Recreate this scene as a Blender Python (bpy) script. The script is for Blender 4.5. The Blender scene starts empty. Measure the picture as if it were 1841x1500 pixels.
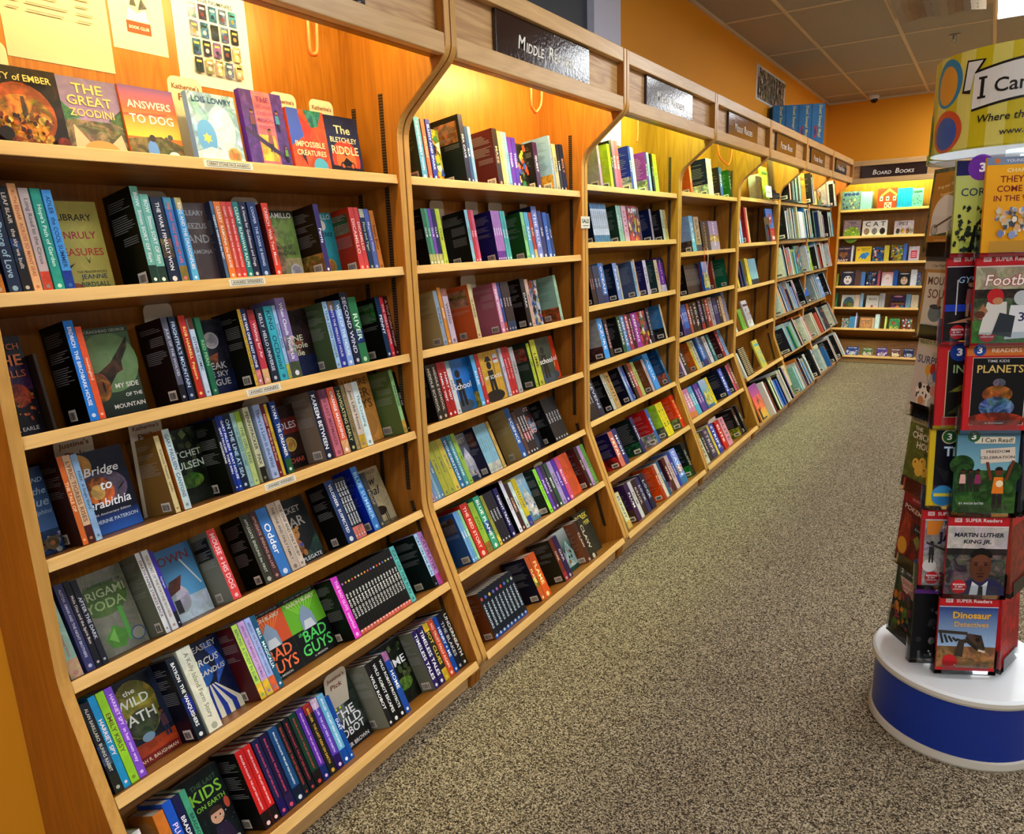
import bpy, math, random
import numpy as np
from mathutils import Matrix, Vector
R = math.radians
rng = random.Random(7)
SC = bpy.context.scene
COL = SC.collection

# ------------------------------------------------------------------ camera
cam_d = bpy.data.cameras.new('camera'); cam = bpy.data.objects.new('camera', cam_d); COL.objects.link(cam)
cam_d.sensor_fit = 'HORIZONTAL'; cam_d.sensor_width = 36; cam_d.lens = 36 * 1308.06 / 1841
cam_d.clip_start = .05; cam_d.clip_end = 60
def cam_axes(yaw, pitch, roll):
    cy, sy, cp, sp = math.cos(yaw), math.sin(yaw), math.cos(pitch), math.sin(pitch)
    f = Vector((-sy * cp, cy * cp, -sp)); r = Vector((cy, sy, 0)); u = r.cross(f)
    return math.cos(roll) * r + math.sin(roll) * u, -math.sin(roll) * r + math.cos(roll) * u, f
_r, _u, _f = cam_axes(.5773, .2317, -.0371)
cam.matrix_world = Matrix(((_r.x, _u.x, -_f.x, 1.5487), (_r.y, _u.y, -_f.y, -.6045), (_r.z, _u.z, -_f.z, 1.5027), (0, 0, 0, 1)))
SC.camera = cam

# ------------------------------------------------------------------ world, exposure
wd = bpy.data.worlds.new('world'); SC.world = wd; wd.use_nodes = True
wd.node_tree.nodes['Background'].inputs[0].default_value = (.95, .97, 1, 1)
wd.node_tree.nodes['Background'].inputs[1].default_value = .85
SC.view_settings.view_transform = 'Standard'; SC.view_settings.look = 'None'
SC.view_settings.exposure = .72; SC.view_settings.gamma = 1.0
TROFFER = 14          # ceiling panel brightness
LAMP = 82              # canopy tube brightness

# ------------------------------------------------------------------ colour helpers
def lin(c): return c / 12.92 if c <= .04045 else ((c + .055) / 1.055) ** 2.4
def hx(s, a=1.0):
    if not isinstance(s, str): return s
    if len(s) == 3: v = [int(ch, 16) / 15 for ch in s]
    else: v = [int(s[i:i + 2], 16) / 255 for i in (0, 2, 4)]
    return (lin(v[0]), lin(v[1]), lin(v[2]), a)
def mixc(a, b, t): return tuple(a[i] * (1 - t) + b[i] * t for i in range(3)) + (1 - ((1 - a[3]) * (1 - t) + (1 - b[3]) * t),)
def art(c, k=.7): c = hx(c); return (c[0], c[1], c[2], 1 - k)

# ------------------------------------------------------------------ materials
def new_mat(name):
    m = bpy.data.materials.new(name); m.use_nodes = True
    nt = m.node_tree; return m, nt, nt.nodes, nt.links, nt.nodes['Principled BSDF']
def simple(name, col, rough=.5, metal=0, spec=.5, noise=0, nscale=60, bump=0):
    m, nt, N, L, P = new_mat(name); c = hx(col)
    P.inputs['Base Color'].default_value = (c[0], c[1], c[2], 1); P.inputs['Roughness'].default_value = rough
    P.inputs['Metallic'].default_value = metal; P.inputs['Specular IOR Level'].default_value = spec
    if noise or bump:
        t = N.new('ShaderNodeTexCoord'); n = N.new('ShaderNodeTexNoise'); n.inputs['Scale'].default_value = nscale; n.inputs['Detail'].default_value = 4
        L.new(t.outputs['Object'], n.inputs['Vector'])
        if noise:
            r = N.new('ShaderNodeValToRGB'); r.color_ramp.elements[0].position = .3; r.color_ramp.elements[1].position = .7
            r.color_ramp.elements[0].color = tuple(v * (1 - noise) for v in c[:3]) + (1,); r.color_ramp.elements[1].color = tuple(min(1, v * (1 + noise)) for v in c[:3]) + (1,)
            L.new(n.outputs['Fac'], r.inputs['Fac']); L.new(r.outputs['Color'], P.inputs['Base Color'])
        if bump:
            b = N.new('ShaderNodeBump'); b.inputs['Strength'].default_value = bump; b.inputs['Distance'].default_value = .002
            L.new(n.outputs['Fac'], b.inputs['Height']); L.new(b.outputs['Normal'], P.inputs['Normal'])
    return m
def wood(name, c_light, c_dark, axis, rough=.38, fig=1.0):
    # axis: direction of the grain (0 x, 1 y, 2 z)
    m, nt, N, L, P = new_mat(name)
    t = N.new('ShaderNodeTexCoord'); oi = N.new('ShaderNodeObjectInfo'); mp = N.new('ShaderNodeMapping')
    ad = N.new('ShaderNodeVectorMath'); ad.operation = 'MULTIPLY_ADD'
    cb = N.new('ShaderNodeCombineXYZ')
    for i in range(3): L.new(oi.outputs['Random'], cb.inputs[i])
    ad.inputs[1].default_value = (7, 11, 5); L.new(cb.outputs[0], ad.inputs[0]); L.new(t.outputs['Object'], ad.inputs[2])
    sc = [9.0, 9.0, 9.0]; sc[axis] = .9; mp.inputs['Scale'].default_value = sc
    L.new(ad.outputs[0], mp.inputs['Vector'])
    n1 = N.new('ShaderNodeTexNoise'); n1.inputs['Scale'].default_value = 1.1; n1.inputs['Detail'].default_value = 3; n1.inputs['Distortion'].default_value = .6
    L.new(mp.outputs[0], n1.inputs['Vector'])
    ml = N.new('ShaderNodeMath'); ml.operation = 'MULTIPLY'; ml.inputs[1].default_value = 9
    fr = N.new('ShaderNodeMath'); fr.operation = 'PINGPONG'; fr.inputs[1].default_value = .5
    L.new(n1.outputs['Fac'], ml.inputs[0]); L.new(ml.outputs[0], fr.inputs[0])
    mp2 = N.new('ShaderNodeMapping'); sc2 = [160.0] * 3; sc2[axis] = 5.0; mp2.inputs['Scale'].default_value = sc2
    L.new(ad.outputs[0], mp2.inputs['Vector'])
    n2 = N.new('ShaderNodeTexNoise'); n2.inputs['Scale'].default_value = 1; n2.inputs['Detail'].default_value = 2; L.new(mp2.outputs[0], n2.inputs['Vector'])
    a1 = N.new('ShaderNodeMath'); a1.operation = 'MULTIPLY'; a1.inputs[1].default_value = .8 * fig; L.new(fr.outputs[0], a1.inputs[0])
    a2 = N.new('ShaderNodeMath'); a2.operation = 'MULTIPLY_ADD'; a2.inputs[1].default_value = .55; L.new(n2.outputs['Fac'], a2.inputs[0]); L.new(a1.outputs[0], a2.inputs[2])
    r = N.new('ShaderNodeValToRGB'); r.color_ramp.elements[0].position = .12; r.color_ramp.elements[1].position = .85
    r.color_ramp.elements[0].color = hx(c_light); r.color_ramp.elements[1].color = hx(c_dark)
    L.new(a2.outputs[0], r.inputs['Fac']); L.new(r.outputs['Color'], P.inputs['Base Color'])
    P.inputs['Roughness'].default_value = rough; P.inputs['Specular IOR Level'].default_value = .35
    return m
def print_mat(name, rough, coat):
    m, nt, N, L, P = new_mat(name)
    at = N.new('ShaderNodeAttribute'); at.attribute_name = 'Col'
    t = N.new('ShaderNodeTexCoord'); oi = N.new('ShaderNodeObjectInfo')
    ad = N.new('ShaderNodeVectorMath'); ad.operation = 'ADD'
    cb = N.new('ShaderNodeCombineXYZ'); ml = N.new('ShaderNodeMath'); ml.operation = 'MULTIPLY'; ml.inputs[1].default_value = 37
    L.new(oi.outputs['Random'], ml.inputs[0])
    for i in range(3): L.new(ml.outputs[0], cb.inputs[i])
    L.new(t.outputs['Object'], ad.inputs[0]); L.new(cb.outputs[0], ad.inputs[1])
    n = N.new('ShaderNodeTexNoise'); n.inputs['Scale'].default_value = 26; n.inputs['Detail'].default_value = 4; n.inputs['Roughness'].default_value = .62; n.inputs['Distortion'].default_value = 1.2
    L.new(ad.outputs[0], n.inputs['Vector'])
    gm = N.new('ShaderNodeMix'); gm.data_type = 'RGBA'; gm.inputs[0].default_value = .3; L.new(n.outputs['Fac'], gm.inputs[6]); L.new(n.outputs['Color'], gm.inputs[7])
    hs = N.new('ShaderNodeVectorMath'); hs.operation = 'MULTIPLY_ADD'; hs.inputs[1].default_value = (5, 5, 5); hs.inputs[2].default_value = (-2.1, -2.1, -2.1)
    L.new(gm.outputs[2], hs.inputs[0])
    mu = N.new('ShaderNodeMix'); mu.data_type = 'RGBA'; mu.blend_type = 'MULTIPLY'
    mu.clamp_factor = True
    inv = N.new('ShaderNodeMath'); inv.operation = 'SUBTRACT'; inv.inputs[0].default_value = 1
    L.new(at.outputs['Alpha'], inv.inputs[1])
    mx = N.new('ShaderNodeVectorMath'); mx.operation = 'MAXIMUM'; mx.inputs[1].default_value = (.08, .08, .08); L.new(hs.outputs[0], mx.inputs[0])
    L.new(inv.outputs[0], mu.inputs[0]); L.new(at.outputs['Color'], mu.inputs[6]); L.new(mx.outputs[0], mu.inputs[7])
    L.new(mu.outputs[2], P.inputs['Base Color'])
    P.inputs['Roughness'].default_value = rough; P.inputs['Specular IOR Level'].default_value = .22; P.inputs['Coat Weight'].default_value = coat; P.inputs['Coat Roughness'].default_value = .2
    return m
def emit_mat(name, col, s):
    m, nt, N, L, P = new_mat(name); c = col
    P.inputs['Base Color'].default_value = (.8, .8, .8, 1); P.inputs['Emission Color'].default_value = (c[0], c[1], c[2], 1); P.inputs['Emission Strength'].default_value = s
    return m
def clear_mat():
    m, nt, N, L, P = new_mat('clear_acrylic'); N.remove(P)
    tr = N.new('ShaderNodeBsdfTransparent'); tr.inputs[0].default_value = (.93, .96, .97, 1); gl = N.new('ShaderNodeBsdfGlossy'); gl.inputs['Roughness'].default_value = .08
    fr = N.new('ShaderNodeFresnel'); fr.inputs['IOR'].default_value = 1.5; mx = N.new('ShaderNodeMixShader')
    L.new(fr.outputs[0], mx.inputs[0]); L.new(tr.outputs[0], mx.inputs[1]); L.new(gl.outputs[0], mx.inputs[2]); L.new(mx.outputs[0], N['Material Output'].inputs[0])
    return m
def carpet_mat():
    m, nt, N, L, P = new_mat('carpet')
    t = N.new('ShaderNodeTexCoord')
    v = N.new('ShaderNodeTexVoronoi'); v.inputs['Scale'].default_value = 300; v.inputs['Randomness'].default_value = 1; L.new(t.outputs['Object'], v.inputs['Vector'])
    n = N.new('ShaderNodeTexNoise'); n.inputs['Scale'].default_value = 1.3; n.inputs['Detail'].default_value = 3; L.new(t.outputs['Object'], n.inputs['Vector'])
    sx = N.new('ShaderNodeSeparateColor'); L.new(v.outputs['Color'], sx.inputs[0])
    r = N.new('ShaderNodeValToRGB'); e = r.color_ramp.elements
    e[0].position = 0; e[0].color = hx('3a3026'); e[1].position = 1; e[1].color = hx('d8cbb2')
    for p_, c_ in ((.16, '2e261c'), (.34, '5e5242'), (.58, '96866c'), (.84, 'bcab8c')):
        q = e.new(p_); q.color = hx(c_)
    L.new(sx.outputs[0], r.inputs['Fac'])
    mx = N.new('ShaderNodeMix'); mx.data_type = 'RGBA'; mx.blend_type = 'MULTIPLY'; mx.inputs[0].default_value = .35
    r2 = N.new('ShaderNodeValToRGB'); r2.color_ramp.elements[0].position = .35; r2.color_ramp.elements[0].color = (.72, .7, .66, 1); r2.color_ramp.elements[1].position = .65
    L.new(n.outputs['Fac'], r2.inputs['Fac']); L.new(r.outputs['Color'], mx.inputs[6]); L.new(r2.outputs['Color'], mx.inputs[7]); L.new(mx.outputs[2], P.inputs['Base Color'])
    b = N.new('ShaderNodeBump'); b.inputs['Strength'].default_value = .9; b.inputs['Distance'].default_value = .004; b.invert = True
    L.new(v.outputs['Distance'], b.inputs['Height']); L.new(b.outputs['Normal'], P.inputs['Normal'])
    P.inputs['Roughness'].default_value = .95; P.inputs['Specular IOR Level'].default_value = .1
    return m
def slot_mat():
    # slotted steel shelf standard: dark strip with a ladder of paler slots
    m, nt, N, L, P = new_mat('slotted_steel')
    t = N.new('ShaderNodeTexCoord'); w = N.new('ShaderNodeTexWave'); w.bands_direction = 'Z'; w.inputs['Scale'].default_value = 38
    L.new(t.outputs['Object'], w.inputs['Vector']); r = N.new('ShaderNodeValToRGB'); r.color_ramp.interpolation = 'CONSTANT'
    r.color_ramp.elements[0].color = hx('2e2014'); r.color_ramp.elements[1].position = .72; r.color_ramp.elements[1].color = hx('6a543a')
    L.new(w.outputs['Fac'], r.inputs['Fac']); L.new(r.outputs['Color'], P.inputs['Base Color']); P.inputs['Metallic'].default_value = .6; P.inputs['Roughness'].default_value = .4
    return m
M = dict(
    panel=wood('maple_panel', 'a8661a', '7d4714', 2, fig=.75), panel_lamp_tint=wood('maple_panel_lamp_tint', 'a8701a', '7d4e14', 2, fig=.75), shelf=wood('maple_shelf', 'a86f2a', '7a481a', 1), edge=wood('maple_edge', 'e6bb78', 'cb9a54', 1, .32, .7),  # second panel wood: yellow canopy light put into the same maple's colour
    edgez=wood('maple_edge_upright', 'd6a156', 'b07f3c', 2, .32, .6),
    rail=wood('maple_rail', 'd9b078', 'b98d58', 1, .35, .6), fascia=wood('maple_fascia', 'cfa46c', 'a67a48', 1, .4, 1.2),
    ink=print_mat('printed_cover', .42, 0), paper=print_mat('printed_paper', .7, 0), pages=simple('page_block', 'd9d0ba', .9, noise=.12, nscale=300),
    sign=simple('glossy_sign_board', '2e1a14', .13, bump=.3, nscale=95), white=simple('white_lettering', 'e8e2d4', .5), black=simple('black_steel', '121212', .4),
    slot=slot_mat(), cord=simple('orange_cord', 'd8541c', .5), metal=simple('grey_steel', '8c8c88', .35, .8),
    wallo=simple('orange_wall_paint', 'e89a0c', .75, bump=.15, nscale=220), walld=simple('slate_panel', '3b414a', .6), wallw=simple('pale_lilac_paint', 'd0d2e6', .7, bump=.1, nscale=100),
    tile=simple('ceiling_tile', 'a8a294', .95, noise=.22, nscale=160, bump=.5), tee=simple('ceiling_tee', 'd6c7a8', .6),
    carpet=carpet_mat(), clear=clear_mat(), blue=simple('blue_laminate', '042a86', .32, noise=.04, nscale=30), wht=simple('white_laminate', 'dfe3e6', .3), ring=simple('cream_rim', 'b8b2a4', .4),
    lens=simple('camera_lens', '050505', .1), troffer=emit_mat('troffer_diffuser', (.93, .97, 1.0), TROFFER), vent=simple('vent_steel', 'b7a48a', .5), grey=simple('grey_plastic', 'b8b8b6', .5),
)

# ------------------------------------------------------------------ mesh builder
class MB:
    def __init__(s): s.v = []; s.f = []; s.m = []; s.c = []; s.mats = []
    def mi(s, mat):
        if mat not in s.mats: s.mats.append(mat)
        return s.mats.index(mat)
    def face(s, pts, mat, col=(1, 1, 1, 1)):
        i = len(s.v); s.v += [tuple(p) for p in pts]; s.f.append(tuple(range(i, i + len(pts)))); s.m.append(s.mi(mat)); s.c.append(col)
    def mesh(s, verts, faces, mat, col=(1, 1, 1, 1)):
        i = len(s.v); s.v += [tuple(p) for p in verts]; k = s.mi(mat)
        for f in faces: s.f.append(tuple(j + i for j in f)); s.m.append(k); s.c.append(col)
    def box(s, lo, hi, mat, col=(1, 1, 1, 1), cols=None):
        x0, y0, z0 = lo; x1, y1, z1 = hi
        v = [(x0, y0, z0), (x1, y0, z0), (x1, y1, z0), (x0, y1, z0), (x0, y0, z1), (x1, y0, z1), (x1, y1, z1), (x0, y1, z1)]
        s.mesh(v, [(0, 3, 2, 1), (4, 5, 6, 7), (0, 1, 5, 4), (1, 2, 6, 5), (2, 3, 7, 6), (3, 0, 4, 7)], mat, col)
    def prism(s, outline, y0, y1, mat, edge=None, edge_from=None):
        n = len(outline)
        v = [(x, y0, z) for x, z in outline] + [(x, y1, z) for x, z in outline]
        s.mesh(v, [tuple(range(n)), tuple(range(2 * n - 1, n - 1, -1))], mat)
        i = len(s.v) - 2 * n
        for k in range(n):
            l = (k + 1) % n; em = edge if edge and (edge_from is None or edge_from(outline[k], outline[l])) else mat
            s.f.append((i + k, i + n + k, i + n + l, i + l)); s.m.append(s.mi(em)); s.c.append((1, 1, 1, 1))
    def cyl(s, c, r0, r1, z0, z1, mat, n=32, col=(1, 1, 1, 1), caps=True):
        v = [(c[0] + r0 * math.cos(2 * math.pi * k / n), c[1] + r0 * math.sin(2 * math.pi * k / n), z0) for k in range(n)] + \
            [(c[0] + r1 * math.cos(2 * math.pi * k / n), c[1] + r1 * math.sin(2 * math.pi * k / n), z1) for k in range(n)]
        f = [(k, (k + 1) % n, n + (k + 1) % n, n + k) for k in range(n)]
        if caps: f += [tuple(range(n - 1, -1, -1)), tuple(range(n, 2 * n))]
        s.mesh(v, f, mat, col)
    def lathe(s, c, prof, mat, n=64):
        for (r0, z0), (r1, z1) in zip(prof, prof[1:]): s.cyl(c, r0, r1, z0, z1, mat, n, caps=False)
    def tube(s, pts, r, mat, n=6, col=(1, 1, 1, 1)):
        P = [Vector(p) for p in pts]; rings = []
        for i, p in enumerate(P):
            d = (P[min(i + 1, len(P) - 1)] - P[max(i - 1, 0)]).normalized()
            a = d.cross(Vector((.3, .5, .81))).normalized(); b = d.cross(a)
            rings.append([p + r * (math.cos(2 * math.pi * k / n) * a + math.sin(2 * math.pi * k / n) * b) for k in range(n)])
        v = [q for g in rings for q in g]; f = []
        for i in range(len(P) - 1):
            for k in range(n): f.append((i * n + k, i * n + (k + 1) % n, (i + 1) * n + (k + 1) % n, (i + 1) * n + k))
        f += [tuple(range(n - 1, -1, -1)), tuple((len(P) - 1) * n + k for k in range(n))]
        s.mesh(v, f, mat, col)
    def add(s, o, mx=None):
        i = len(s.v); s.v += [tuple(mx @ Vector(p)) for p in o.v] if mx else o.v
        mp = [s.mi(m) for m in o.mats]
        for f, m, c in zip(o.f, o.m, o.c): s.f.append(tuple(j + i for j in f)); s.m.append(mp[m]); s.c.append(c)
    def build(s, name, parent=None, bevel=0, smooth=False):
        me = bpy.data.meshes.new(name); me.from_pydata(s.v, [], s.f)
        for m in s.mats: me.materials.append(m)
        me.polygons.foreach_set('material_index', s.m)
        if any(m in (M['ink'], M['paper']) for m in s.mats):
            at = me.color_attributes.new('Col', 'FLOAT_COLOR', 'CORNER'); out = []
            for f, c in zip(s.f, s.c):
                if isinstance(c, list): 
                    for q in c: out += list(q[:4])
                else: out += list(c[:4]) * len(f)
            at.data.foreach_set('color', out)
        if smooth: me.polygons.foreach_set('use_smooth', [True] * len(s.f))
        me.update()
        o = bpy.data.objects.new(name, me); COL.objects.link(o)
        if parent: o.parent = parent
        if bevel:
            b = o.modifiers.new('bevel', 'BEVEL'); b.width = bevel; b.segments = 2; b.limit_method = 'ANGLE'; b.angle_limit = R(40)
        return o
def tag(o, label, cat, group=None, kind=None):
    if label: o['label'] = label
    if cat: o['category'] = cat
    if group: o['group'] = group
    if kind: o['kind'] = kind
    return o
def empty(name, mx):
    o = bpy.data.objects.new(name, None); COL.objects.link(o); o.empty_display_size = .05; o.matrix_world = mx; return o
def frame(origin, out, up=(0, 0, 1)):
    o = Vector(out).normalized(); u = Vector(up).normalized(); a = u.cross(o)
    return Matrix(((o.x, a.x, u.x, origin[0]), (o.y, a.y, u.y, origin[1]), (o.z, a.z, u.z, origin[2]), (0, 0, 0, 1)))

# ------------------------------------------------------------------ lettering
_TC = {}
def letters(s, res=2, shear=0.0, bold=0.0):
    k = (s, res, shear, bold)
    if k not in _TC:
        cu = bpy.data.curves.new('t', 'FONT'); cu.body = s; cu.resolution_u = res; cu.fill_mode = 'FRONT'; cu.shear = shear; cu.offset = bold
        ob = bpy.data.objects.new('t', cu); me = bpy.data.meshes.new_from_object(ob)
        v = [(p.co.x, p.co.y) for p in me.vertices]; f = [tuple(p.vertices) for p in me.polygons]
        bpy.data.objects.remove(ob); bpy.data.curves.remove(cu); bpy.data.meshes.remove(me)
        if v:
            x0, x1 = min(p[0] for p in v), max(p[0] for p in v); y0, y1 = min(p[1] for p in v), max(p[1] for p in v)
            v = [(p[0] - (x0 + x1) / 2, p[1] - (y0 + y1) / 2) for p in v]
        else: x0 = x1 = y0 = y1 = 0
        _TC[k] = (v, f, max(x1 - x0, 1e-4), max(y1 - y0, 1e-4))
    return _TC[k]
class G:
    """flat artwork on a sheet: mp(x, y, layer) gives the point; x, y in metres"""
    def __init__(s, mb, mat, mp, w, h): s.mb, s.mat, s.mp, s.w, s.h, s.k = mb, mat, mp, w, h, 0
    def poly(s, pts, col, lay=True):
        if lay: s.k += 1
        c = [hx(q) for q in col] if isinstance(col, list) else hx(col)
        s.mb.face([s.mp(x * s.w, y * s.h, s.k) for x, y in pts], s.mat, c)
    def rect(s, x0, y0, x1, y1, col): s.poly([(x0, y0), (x1, y0), (x1, y1), (x0, y1)], col)
    def grad(s, y0, y1, c0, c1, x0=0, x1=1): s.poly([(x0, y0), (x1, y0), (x1, y1), (x0, y1)], [c0, c0, c1, c1])
    def ell(s, cx, cy, rx, ry, col, n=22, a0=0, a1=360):
        s.poly([(cx + rx * math.cos(R(a0 + (a1 - a0) * k / n)), cy + ry * math.sin(R(a0 + (a1 - a0) * k / n))) for k in range(n if a1 - a0 >= 360 else n + 1)], col)
    def circ(s, cx, cy, r, col, n=22): s.ell(cx, cy, r, r * s.w / s.h, col, n)
    def line(s, x0, y0, x1, y1, t, col):
        dx, dy = (x1 - x0) * s.w, (y1 - y0) * s.h; l = math.hypot(dx, dy) or 1; nx, ny = -dy / l * t / 2 / s.w, dx / l * t / 2 / s.h
        s.poly([(x0 + nx, y0 + ny), (x0 - nx, y0 - ny), (x1 - nx, y1 - ny), (x1 + nx, y1 + ny)], col)
    def txt(s, t, cx, cy, mw, mh, col, shear=0, rot=0, res=2, bold=.012):
        if not t.strip(): return
        v, f, w, h = letters(t, res, shear, bold); s.k += 1
        mw *= s.w if not rot else s.h; mh *= s.h if not rot else s.w
        k = min(mw / w, mh / h); kx = min(mw / w, k * 1.25); ca, sa = math.cos(R(rot)), math.sin(R(rot))
        V = []
        for x, y in v:
            x *= kx; y *= k; V.append(s.mp(cx * s.w + ca * x - sa * y, cy * s.h + sa * x + ca * y, s.k))
        s.mb.mesh(V, f, s.mat, hx(col))
    def scatter(s, seed, n, x0, y0, x1, y1, cols, smin, smax):
        q = random.Random(seed)
        for i in range(n):
            cx, cy, r = q.uniform(x0, x1), q.uniform(y0, y1), q.uniform(smin, smax); a = q.uniform(0, 360); m = q.choice((3, 4, 5, 7))
            s.poly([(min(1, max(0, cx + r * math.cos(R(a + 360 * k / m)))), min(1, max(0, cy + r * math.sin(R(a + 360 * k / m)) * s.w / s.h * 1.2))) for k in range(m)], q.choice(cols))
LAY = .00012
def plane_xp(x, w=None): return lambda a, b, k: (x + k * LAY, a, b)              # sheet facing +X, a along Y
def plane_ym(y, x0): return lambda a, b, k: (x0 + a, y - k * LAY, b)             # sheet facing -Y, a along +X from x0
# ------------------------------------------------------------------ room
def struct(name, mb, **k): o = mb.build(name, **k); o['kind'] = 'structure'; return o
W, CE, YB, XW = 1.22, 3.0, 9.25, -.225
XR, YF = 6.5, -5.5
b = MB(); b.box((XW - .1, YF - .1, -.1), (XR + .1, YB + .1, 0), M['carpet']); struct('floor', b)
b = MB(); b.box((XW - .1, YF - .1, CE), (XR + .1, YB + .1, CE + .1), M['tile']); struct('ceiling', b)
b = MB(); b.box((XW - .1, YF - .1, 0), (XW, YB, CE), M['wallo']); struct('wall_left', b)
b = MB(); b.box((XW - .1, YB, 0), (XR + .1, YB + .1, CE), M['wallo']); struct('wall_back', b)
b = MB(); b.box((XR, YF - .1, 0), (XR + .1, YB, CE), M['grey']); struct('wall_right', b)
b = MB(); b.box((XW - .1, -1.55, 0), (.55, -1.45, CE), M['wallo']); struct('wall_added_shade', b)  # unseen wall stub, added to keep light off the nearest bookcase's end
b = MB(); b.box((XW, .3, 2.2), (XW + .012, 2.905, 2.93), M['walld']); b.box((XW + .012, .3, 2.66), (XW + .016, 2.905, 2.668), M['black']); struct('trim_1', b)
b = MB(); b.box((XW, 2.905, 2.0), (XW + .05, 3.215, CE), M['wallw']); struct('trim_2', b)
b = MB()
for i in range(-1, 11):
    x = .208 + .607 * i
    if XW < x < XR: b.box((x - .012, YF, CE - .006), (x + .012, YB, CE + .001), M['tee'])
for j in range(-10, 5):
    y = 5.09 + 1.22 * j
    if YF < y < YB: b.box((XW, y - .012, CE - .0055), (XR, y + .012, CE + .001), M['tee'])
b.box((XW, YB - .025, CE - .02), (XR, YB, CE), M['tee']); b.box((XW, 3.22, CE - .02), (XW + .02, YB, CE), M['tee'])
struct('trim_3', b)
b = MB(); b.box((XW, YF, 0), (XW + .012, -.002, .1), M['black']); struct('baseboard_left', b)

def troffer(x, y, label):
    r = empty('ceiling_light', Matrix.Translation((x, y, CE))); tag(r, label, 'ceiling light', 'lay-in ceiling light panels')
    b = MB()
    for lo, hi in (((-.3, -.6, -.012), (-.285, .6, .0)), ((.285, -.6, -.012), (.3, .6, 0)), ((-.285, -.6, -.012), (.285, -.585, 0)), ((-.285, .585, -.012), (.285, .6, 0))): b.box(lo, hi, M['wht'])
    b.build('frame', r)
    b = MB(); b.box((-.285, -.585, -.008), (.285, .585, -.0075), M['troffer']); b.build('diffuser', r)
troffer(1.725, 5.70, 'bright rectangular ceiling light panel in view near the air vent')
for i, (x, y) in enumerate(((1.725, 8.14), (4.15, 8.14), (1.725, 2.04), (1.725, -1.62), (4.15, 5.7), (4.15, 2.04), (4.15, -1.62), (1.725, -4.1))):
    troffer(x, y, 'rectangular ceiling light panel out of view above the shop aisle')

# air vent with twisted vanes
r = empty('ceiling_vent', Matrix.Translation((1.115, 5.46, CE))); tag(r, 'square ceiling air vent with curved vanes beside the light panel', 'air vent')
b = MB()
for lo, hi in (((-.295, -.295, -.02), (-.26, .295, 0)), ((.26, -.295, -.02), (.295, .295, 0)), ((-.26, -.295, -.02), (.26, -.26, 0)), ((-.26, .26, -.02), (.26, .295, 0))): b.box(lo, hi, M['vent'])
b.build('frame', r)
b = MB(); b.box((-.26, -.26, -.003), (.26, .26, -.001), M['black']); b.build('backing', r)
for i in range(6):
    b = MB(); y0 = -.235 + i * .094; n = 12
    top = [(-.26 + .52 * k / n, y0 + .02 * math.sin(k * 1.1), -.005) for k in range(n + 1)]; bot = [(x, y + .028 + .02 * math.sin(k * 1.1 + 1.2), -.05) for k, (x, y, z) in enumerate(top)]
    for k in range(n):
        b.face([top[k], top[k + 1], bot[k + 1], bot[k]], M['vent'])
        b.face([(p[0], p[1] + .004, p[2]) for p in (top[k], bot[k], bot[k + 1], top[k + 1])], M['vent'])
    b.build('vane', r)
r = empty('sprinkler_head', Matrix.Translation((1.157, 6.62, CE))); tag(r, 'small metal sprinkler head hanging from a ceiling tile', 'sprinkler')
b = MB(); b.lathe((0, 0), [(.04, 0), (.04, -.006), (.016, -.01), (.012, -.035), (.0, -.036)], M['metal'], 20); b.build('escutcheon', r)
b = MB(); b.tube([(-.012, 0, -.03), (-.016, 0, -.05), (0, 0, -.066)], .003, M['metal']); b.tube([(.012, 0, -.03), (.016, 0, -.05), (0, 0, -.066)], .003, M['metal']); b.cyl((0, 0), .02, .02, -.07, -.067, M['metal'], 16); b.build('deflector', r)
r = empty('security_camera', Matrix.Translation((.285, 9.06, CE))); tag(r, 'small white dome security camera in the ceiling corner', 'security camera')
b = MB(); b.lathe((0, 0), [(.055, 0), (.058, -.02), (.05, -.045), (0, -.046)], M['wht'], 24); b.build('housing', r, smooth=True)
b = MB(); b.lathe((.008, -.012), [(.04, -.04), (.036, -.062), (.02, -.08), (0, -.084)], M['lens'], 20); b.build('lens_dome', r, smooth=True)
# poster on the wall above the canopies
r = empty('wall_poster', Matrix.Translation((XW, 6.54, 2.765)))
tag(r, 'busy illustrated poster with white border high on the orange wall', 'poster')
b = MB(); b.box((0, -.5, -.14), (.004, .5, .135), M['paper'], hx('ddd'))
g = G(b, M['paper'], lambda a, c, k: (.0041 + k * LAY, a - .5, c - .14), 1.0, .275); g.rect(.03, .06, .97, .94, art('a98', .9)); g.scatter(3, 150, .04, .08, .96, .92, [hx(c) for c in ('543', '876', 'cb9', '784', 'ddc', '565', 'a97')], .006, .02)
b.build('print', r)

# ------------------------------------------------------------------ bookcases
def fillet(pts, rad):
    out = []; n = len(pts)
    for i, p in enumerate(pts):
        r = rad.get(i, 0)
        if not r: out.append(p); continue
        a = Vector(pts[i - 1]) - Vector(p); c = Vector(pts[(i + 1) % n]) - Vector(p); a.normalize(); c.normalize()
        half = math.acos(max(-1, min(1, a.dot(c)))) / 2; t = r / math.tan(half); bis = (a + c).normalized(); cen = Vector(p) + bis * (r / math.sin(half))
        s, e = Vector(p) + a * t - cen, Vector(p) + c * t - cen; a0, a1 = math.atan2(s.y, s.x), math.atan2(e.y, e.x); d = (a1 - a0 + math.pi) % (2 * math.pi) - math.pi
        for k in range(7): th = a0 + d * k / 6; out.append((cen.x + r * math.cos(th), cen.y + r * math.sin(th)))
    return out
PROF = fillet([(XW + .002, 0), (.165, 0), (.172, .05), (.205, .108), (0, .637), (0, 1.878), (.202, 2.04), (.202, 2.28), (XW + .002, 2.28)],
              {3: .035, 4: .22, 5: .10, 6: .07})
TH = .027
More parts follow.
